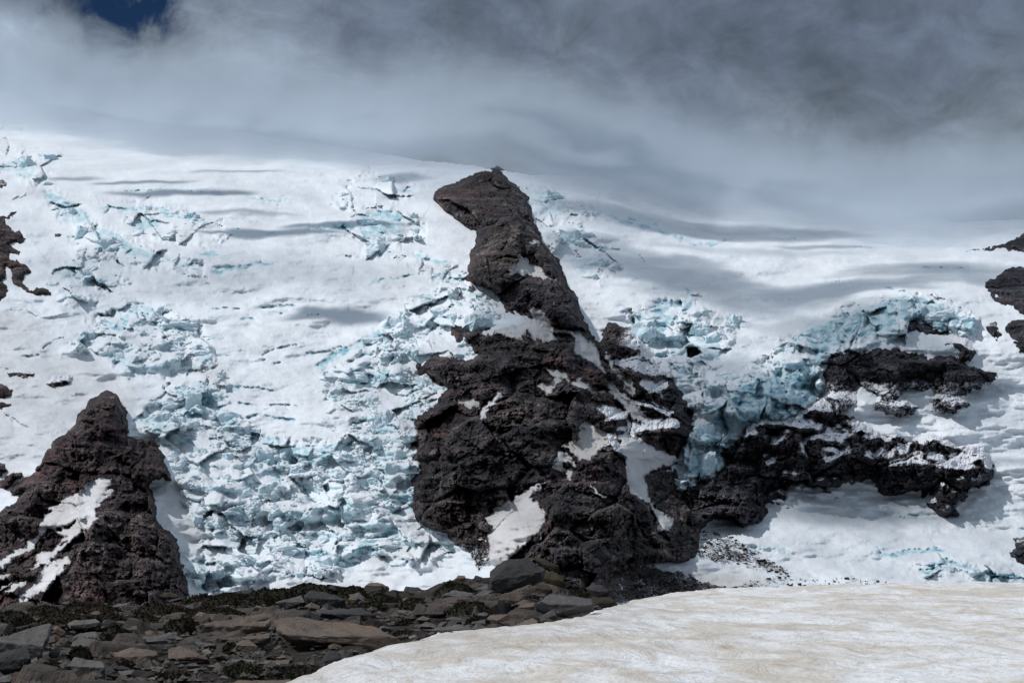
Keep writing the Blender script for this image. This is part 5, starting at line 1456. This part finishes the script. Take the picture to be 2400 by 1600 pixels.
def gravel():
    rs = np.random.RandomState(9)
    n = 14000
    px = rs.uniform(-60, 1440, n); py = rs.uniform(1380, 1640, n)
    cl = fbm(px / 90, py / 30, 3, 501)
    dd = np.interp(py, [1380, 1400, 1450, 1500, 1600, 1640], [47, 44, 37, 31.5, 24, 22])
    x = (px - 1200) / FPX * dd; y = dd
    ok = np.array([rock_ok(a, b) for a, b in zip(px, py)]) & (cl > .05)
    x, y = x[ok], y[ok]; z = ground_z(x, y) + .02
    s = rs.uniform(.012, .05, len(x)) * (1 + (rs.rand(len(x)) > .93) * .8)
    base = np.array([(1, 0, 0), (0, 1, 0), (-1, 0, 0), (0, -1, 0), (0, 0, .7), (0, 0, -.7)], float)
    tri = np.array([(0, 1, 4), (1, 2, 4), (2, 3, 4), (3, 0, 4), (1, 0, 5), (2, 1, 5), (3, 2, 5), (0, 3, 5)])
    jit = rs.uniform(.6, 1.3, (len(x), 6, 1))
    a = rs.uniform(0, 6.28, len(x)); c, sn = np.cos(a), np.sin(a)
    b = base[None] * jit
    rot = np.stack([b[..., 0] * c[:, None] - b[..., 1] * sn[:, None], b[..., 0] * sn[:, None] + b[..., 1] * c[:, None], b[..., 2]], -1)
    V3 = rot * s[:, None, None] + np.stack([x, y, z], -1)[:, None, :]
    T = tri[None] + (np.arange(len(x)) * 6)[:, None, None]
    t = NT("gravel_stones"); c_ = t.coord()
    n1 = t.noise(5, 2, .5, c_); n2 = t.noise(30, 3, .6, c_)
    col = t.mix(t.ramp(n1, .3, .7), (.035, .031, .029), (.09, .078, .068))
    col = t.mix(t.ramp(n2, .55, .7), col, (.12, .11, .10))
    o = link("gravel", fast_mesh("gravel", V3.reshape(-1, 3), T.reshape(-1, 3), False), t.done(col, .9, None, .2))
    tag(o, "fine grey gravel between the foreground boulders", kind="stuff")


def mat_leaf(name, a, b, c3):
    t = NT(name); c = t.coord()
    n = t.noise(22, 3, .6, c)
    col = t.mix(t.ramp(n, .3, .6), a, b)
    col = t.mix(t.ramp(t.noise(3.5, 3, .6, c), .48, .62), col, c3)
    return t.done(col, .8, None, .2)


LEAF = {'r': mat_leaf("rusty_heather", (.014, .009, .006), (.027, .015, .008), (.018, .019, .008)),
        'g': mat_leaf("green_heather", (.009, .010, .005), (.019, .021, .009), (.025, .019, .008)),
        'k': mat_leaf("dark_heather", (.008, .008, .005), (.016, .016, .008), (.020, .014, .007))}


def heather(px, py, w, h, kind, label, dens=1.0):
    """low mat of heather: a shallow dome of short upright sprigs on a woody pad"""
    rs = np.random.RandomState(int(px * 3 + py))
    d = ground_d(px, min(py + h * .45, 1690))
    W = w / FPX * d / 2; H = h / FPX * d * .85
    base = at(px, py + h * .45, d)
    z0 = float(ground_z(base.x, base.y + W * .5)) - .02
    DY = max(W * .55, .35)
    root = bpy.data.objects.new("heather", None); COL.objects.link(root)
    root.location = (base.x, base.y + DY * .5, z0)
    root.empty_display_size = .1
    tag(root, label, "heather", "heather mats of the foreground moraine")
    # woody pad
    a = np.linspace(0, 2 * np.pi, 28, endpoint=False); r = np.linspace(0, 1, 7)[1:]
    A, R = np.meshgrid(a, r)
    k = 1 + .28 * fbm(np.cos(A) * 2 + px, np.sin(A) * 2 + py, 3, 601)
    X, Y = np.cos(A) * R * W * k, np.sin(A) * R * DY * k
    prof = lambda rr: np.sqrt(np.clip(1 - rr ** 2, 0, 1))
    lump = lambda x, y: 1 + .45 * fbm(x / (.35 * W + .1) + px, y / (.35 * W + .1), 3, 603)
    Z = H * .8 * prof(R) * lump(X, Y)
    top = np.array([[0, 0, H * .8]])
    vv = np.concatenate([np.stack([X, Y, Z], -1).reshape(-1, 3), top])
    q = []
    for j in range(len(r) - 1):
        for i in range(28):
            q.append((j * 28 + i, (j + 1) * 28 + i, (j + 1) * 28 + (i + 1) % 28, j * 28 + (i + 1) % 28))
    for i in range(0, 28, 2):
        q.append((len(vv) - 1, i, (i + 1) % 28, (i + 2) % 28))
    link("stem_pad", fast_mesh("stem_pad", vv, np.array(q)), LEAF['k'], root)
    # sprigs
    n = int(np.clip(W * DY * 9000 * dens, 900, 7000))
    rr = np.sqrt(rs.rand(n)); aa = rs.uniform(0, 6.283, n)
    kk = 1 + .28 * fbm(np.cos(aa) * 2 + px, np.sin(aa) * 2 + py, 3, 601)
    x, y = np.cos(aa) * rr * W * kk, np.sin(aa) * rr * DY * kk
    z = H * .8 * prof(rr) * lump(x, y) - .015
    L = rs.uniform(.02, .055, n); wd = rs.uniform(.008, .02, n)
    th = rs.uniform(0, 6.283, n); lean = rs.normal(0, .5, (n, 2))
    dirv = np.stack([lean[:, 0], lean[:, 1], np.ones(n)], -1); dirv /= np.linalg.norm(dirv, axis=1)[:, None]
    side = np.stack([np.cos(th), np.sin(th), rs.uniform(-.3, .3, n)], -1)
    P0 = np.stack([x, y, z], -1)
    v4 = np.stack([P0 - side * wd[:, None] * .5, P0 + side * wd[:, None] * .5, P0 + dirv * L[:, None] * .7 + side * wd[:, None] * 1.1,
                   P0 + dirv * L[:, None] - side * wd[:, None] * .6], 1)
    qi = np.arange(n * 4).reshape(-1, 4)
    o = link("foliage", fast_mesh("foliage", v4.reshape(-1, 3), qi, False), LEAF[kind], root)
    o["kind"] = "stuff"


HEATHER = [
    (20, 1445, 110, 50, 'k', "black heather mat at the far left end of the crest"), (105, 1432, 100, 36, 'g', "green heather mat on the crest under the forked snow field"),
    (205, 1424, 150, 34, 'r', "rusty heather strip on the left skyline"), (55, 1486, 110, 52, 'g', "green heather mat above the largest slab"),
    (150, 1448, 150, 40, 'r', "rusty heather carpet below the left crest"), (245, 1446, 100, 36, 'r', "rusty heather mat behind the flat undercut boulder"),
    (268, 1484, 80, 60, 'g', "green heather hummock right of the flat undercut boulder"), (370, 1424, 130, 44, 'r', "heather mat on the skyline left of the greenish boulder"),
    (330, 1448, 70, 34, 'k', "dark heather between the pale gravel patches at left"), (420, 1462, 90, 54, 'k', "dark heather hummock left of the speckled boulder"), (500, 1434, 170, 40, 'r', "rusty heather slope above the speckled boulder"),
    (520, 1402, 190, 42, 'k', "dark heather ridge left of the dark skyline boulder"), (640, 1394, 170, 56, 'k', "dark heather ridge right of the dark skyline boulder"),
    (740, 1378, 170, 34, 'k', "bushy heather along the middle skyline"), (825, 1386, 70, 44, 'k', "black heather bush between the two tan skyline boulders"),
    (890, 1402, 80, 36, 'k', "dark heather at the foot of the rounded tan boulder"), (872, 1416, 70, 24, 'r', "heather tuft on the mossy mound"),
    (970, 1412, 90, 34, 'k', "dark heather mat in front of the tan slanting slab"), (1068, 1378, 90, 44, 'g', "green heather bank left of the biggest boulder"),
    (1100, 1424, 110, 44, 'g', "heather mat below the grey angular boulder"), (1122, 1452, 60, 30, 'k', "dark heather between the grey blocks and the biggest boulder"),
    (565, 1568, 100, 40, 'g', "green heather mat at the bottom centre"), (690, 1574, 150, 36, 'k', "black heather mat right of the flat pinkish slab"),
    (395, 1586, 100, 30, 'r', "rusty heather at the bottom edge, left of centre"), (180, 1534, 50, 44, 'k', "dark heather in the gap behind the pale grey block"),
    (110, 1570, 50, 50, 'k', "dark heather at the foot of the shadowed left block"), (150, 1590, 60, 26, 'k', "dark heather left below the squarish block"), (1345, 1388, 70, 24, 'g', "grassy tuft on the skyline right of the biggest boulder"),
    (1425, 1412, 40, 20, 'g', "little grassy tuft at the moraine's right tip"), (945, 1462, 50, 26, 'k', "dark heather tuft beside the small square stone"),
    (1050, 1489, 50, 18, 'k', "heather tuft at the snow edge under the long curved slab"), (290, 1560, 40, 24, 'k', "heather tuft right of the squarish block"), (950, 1484, 60, 18, 'k', "low heather above the snow-edge blocks"),
    (540, 1515, 40, 20, 'r', "heather tuft growing in the slab cleft"),
]
for spec in HEATHER:
    heather(*spec)
scatter_stones()
gravel()
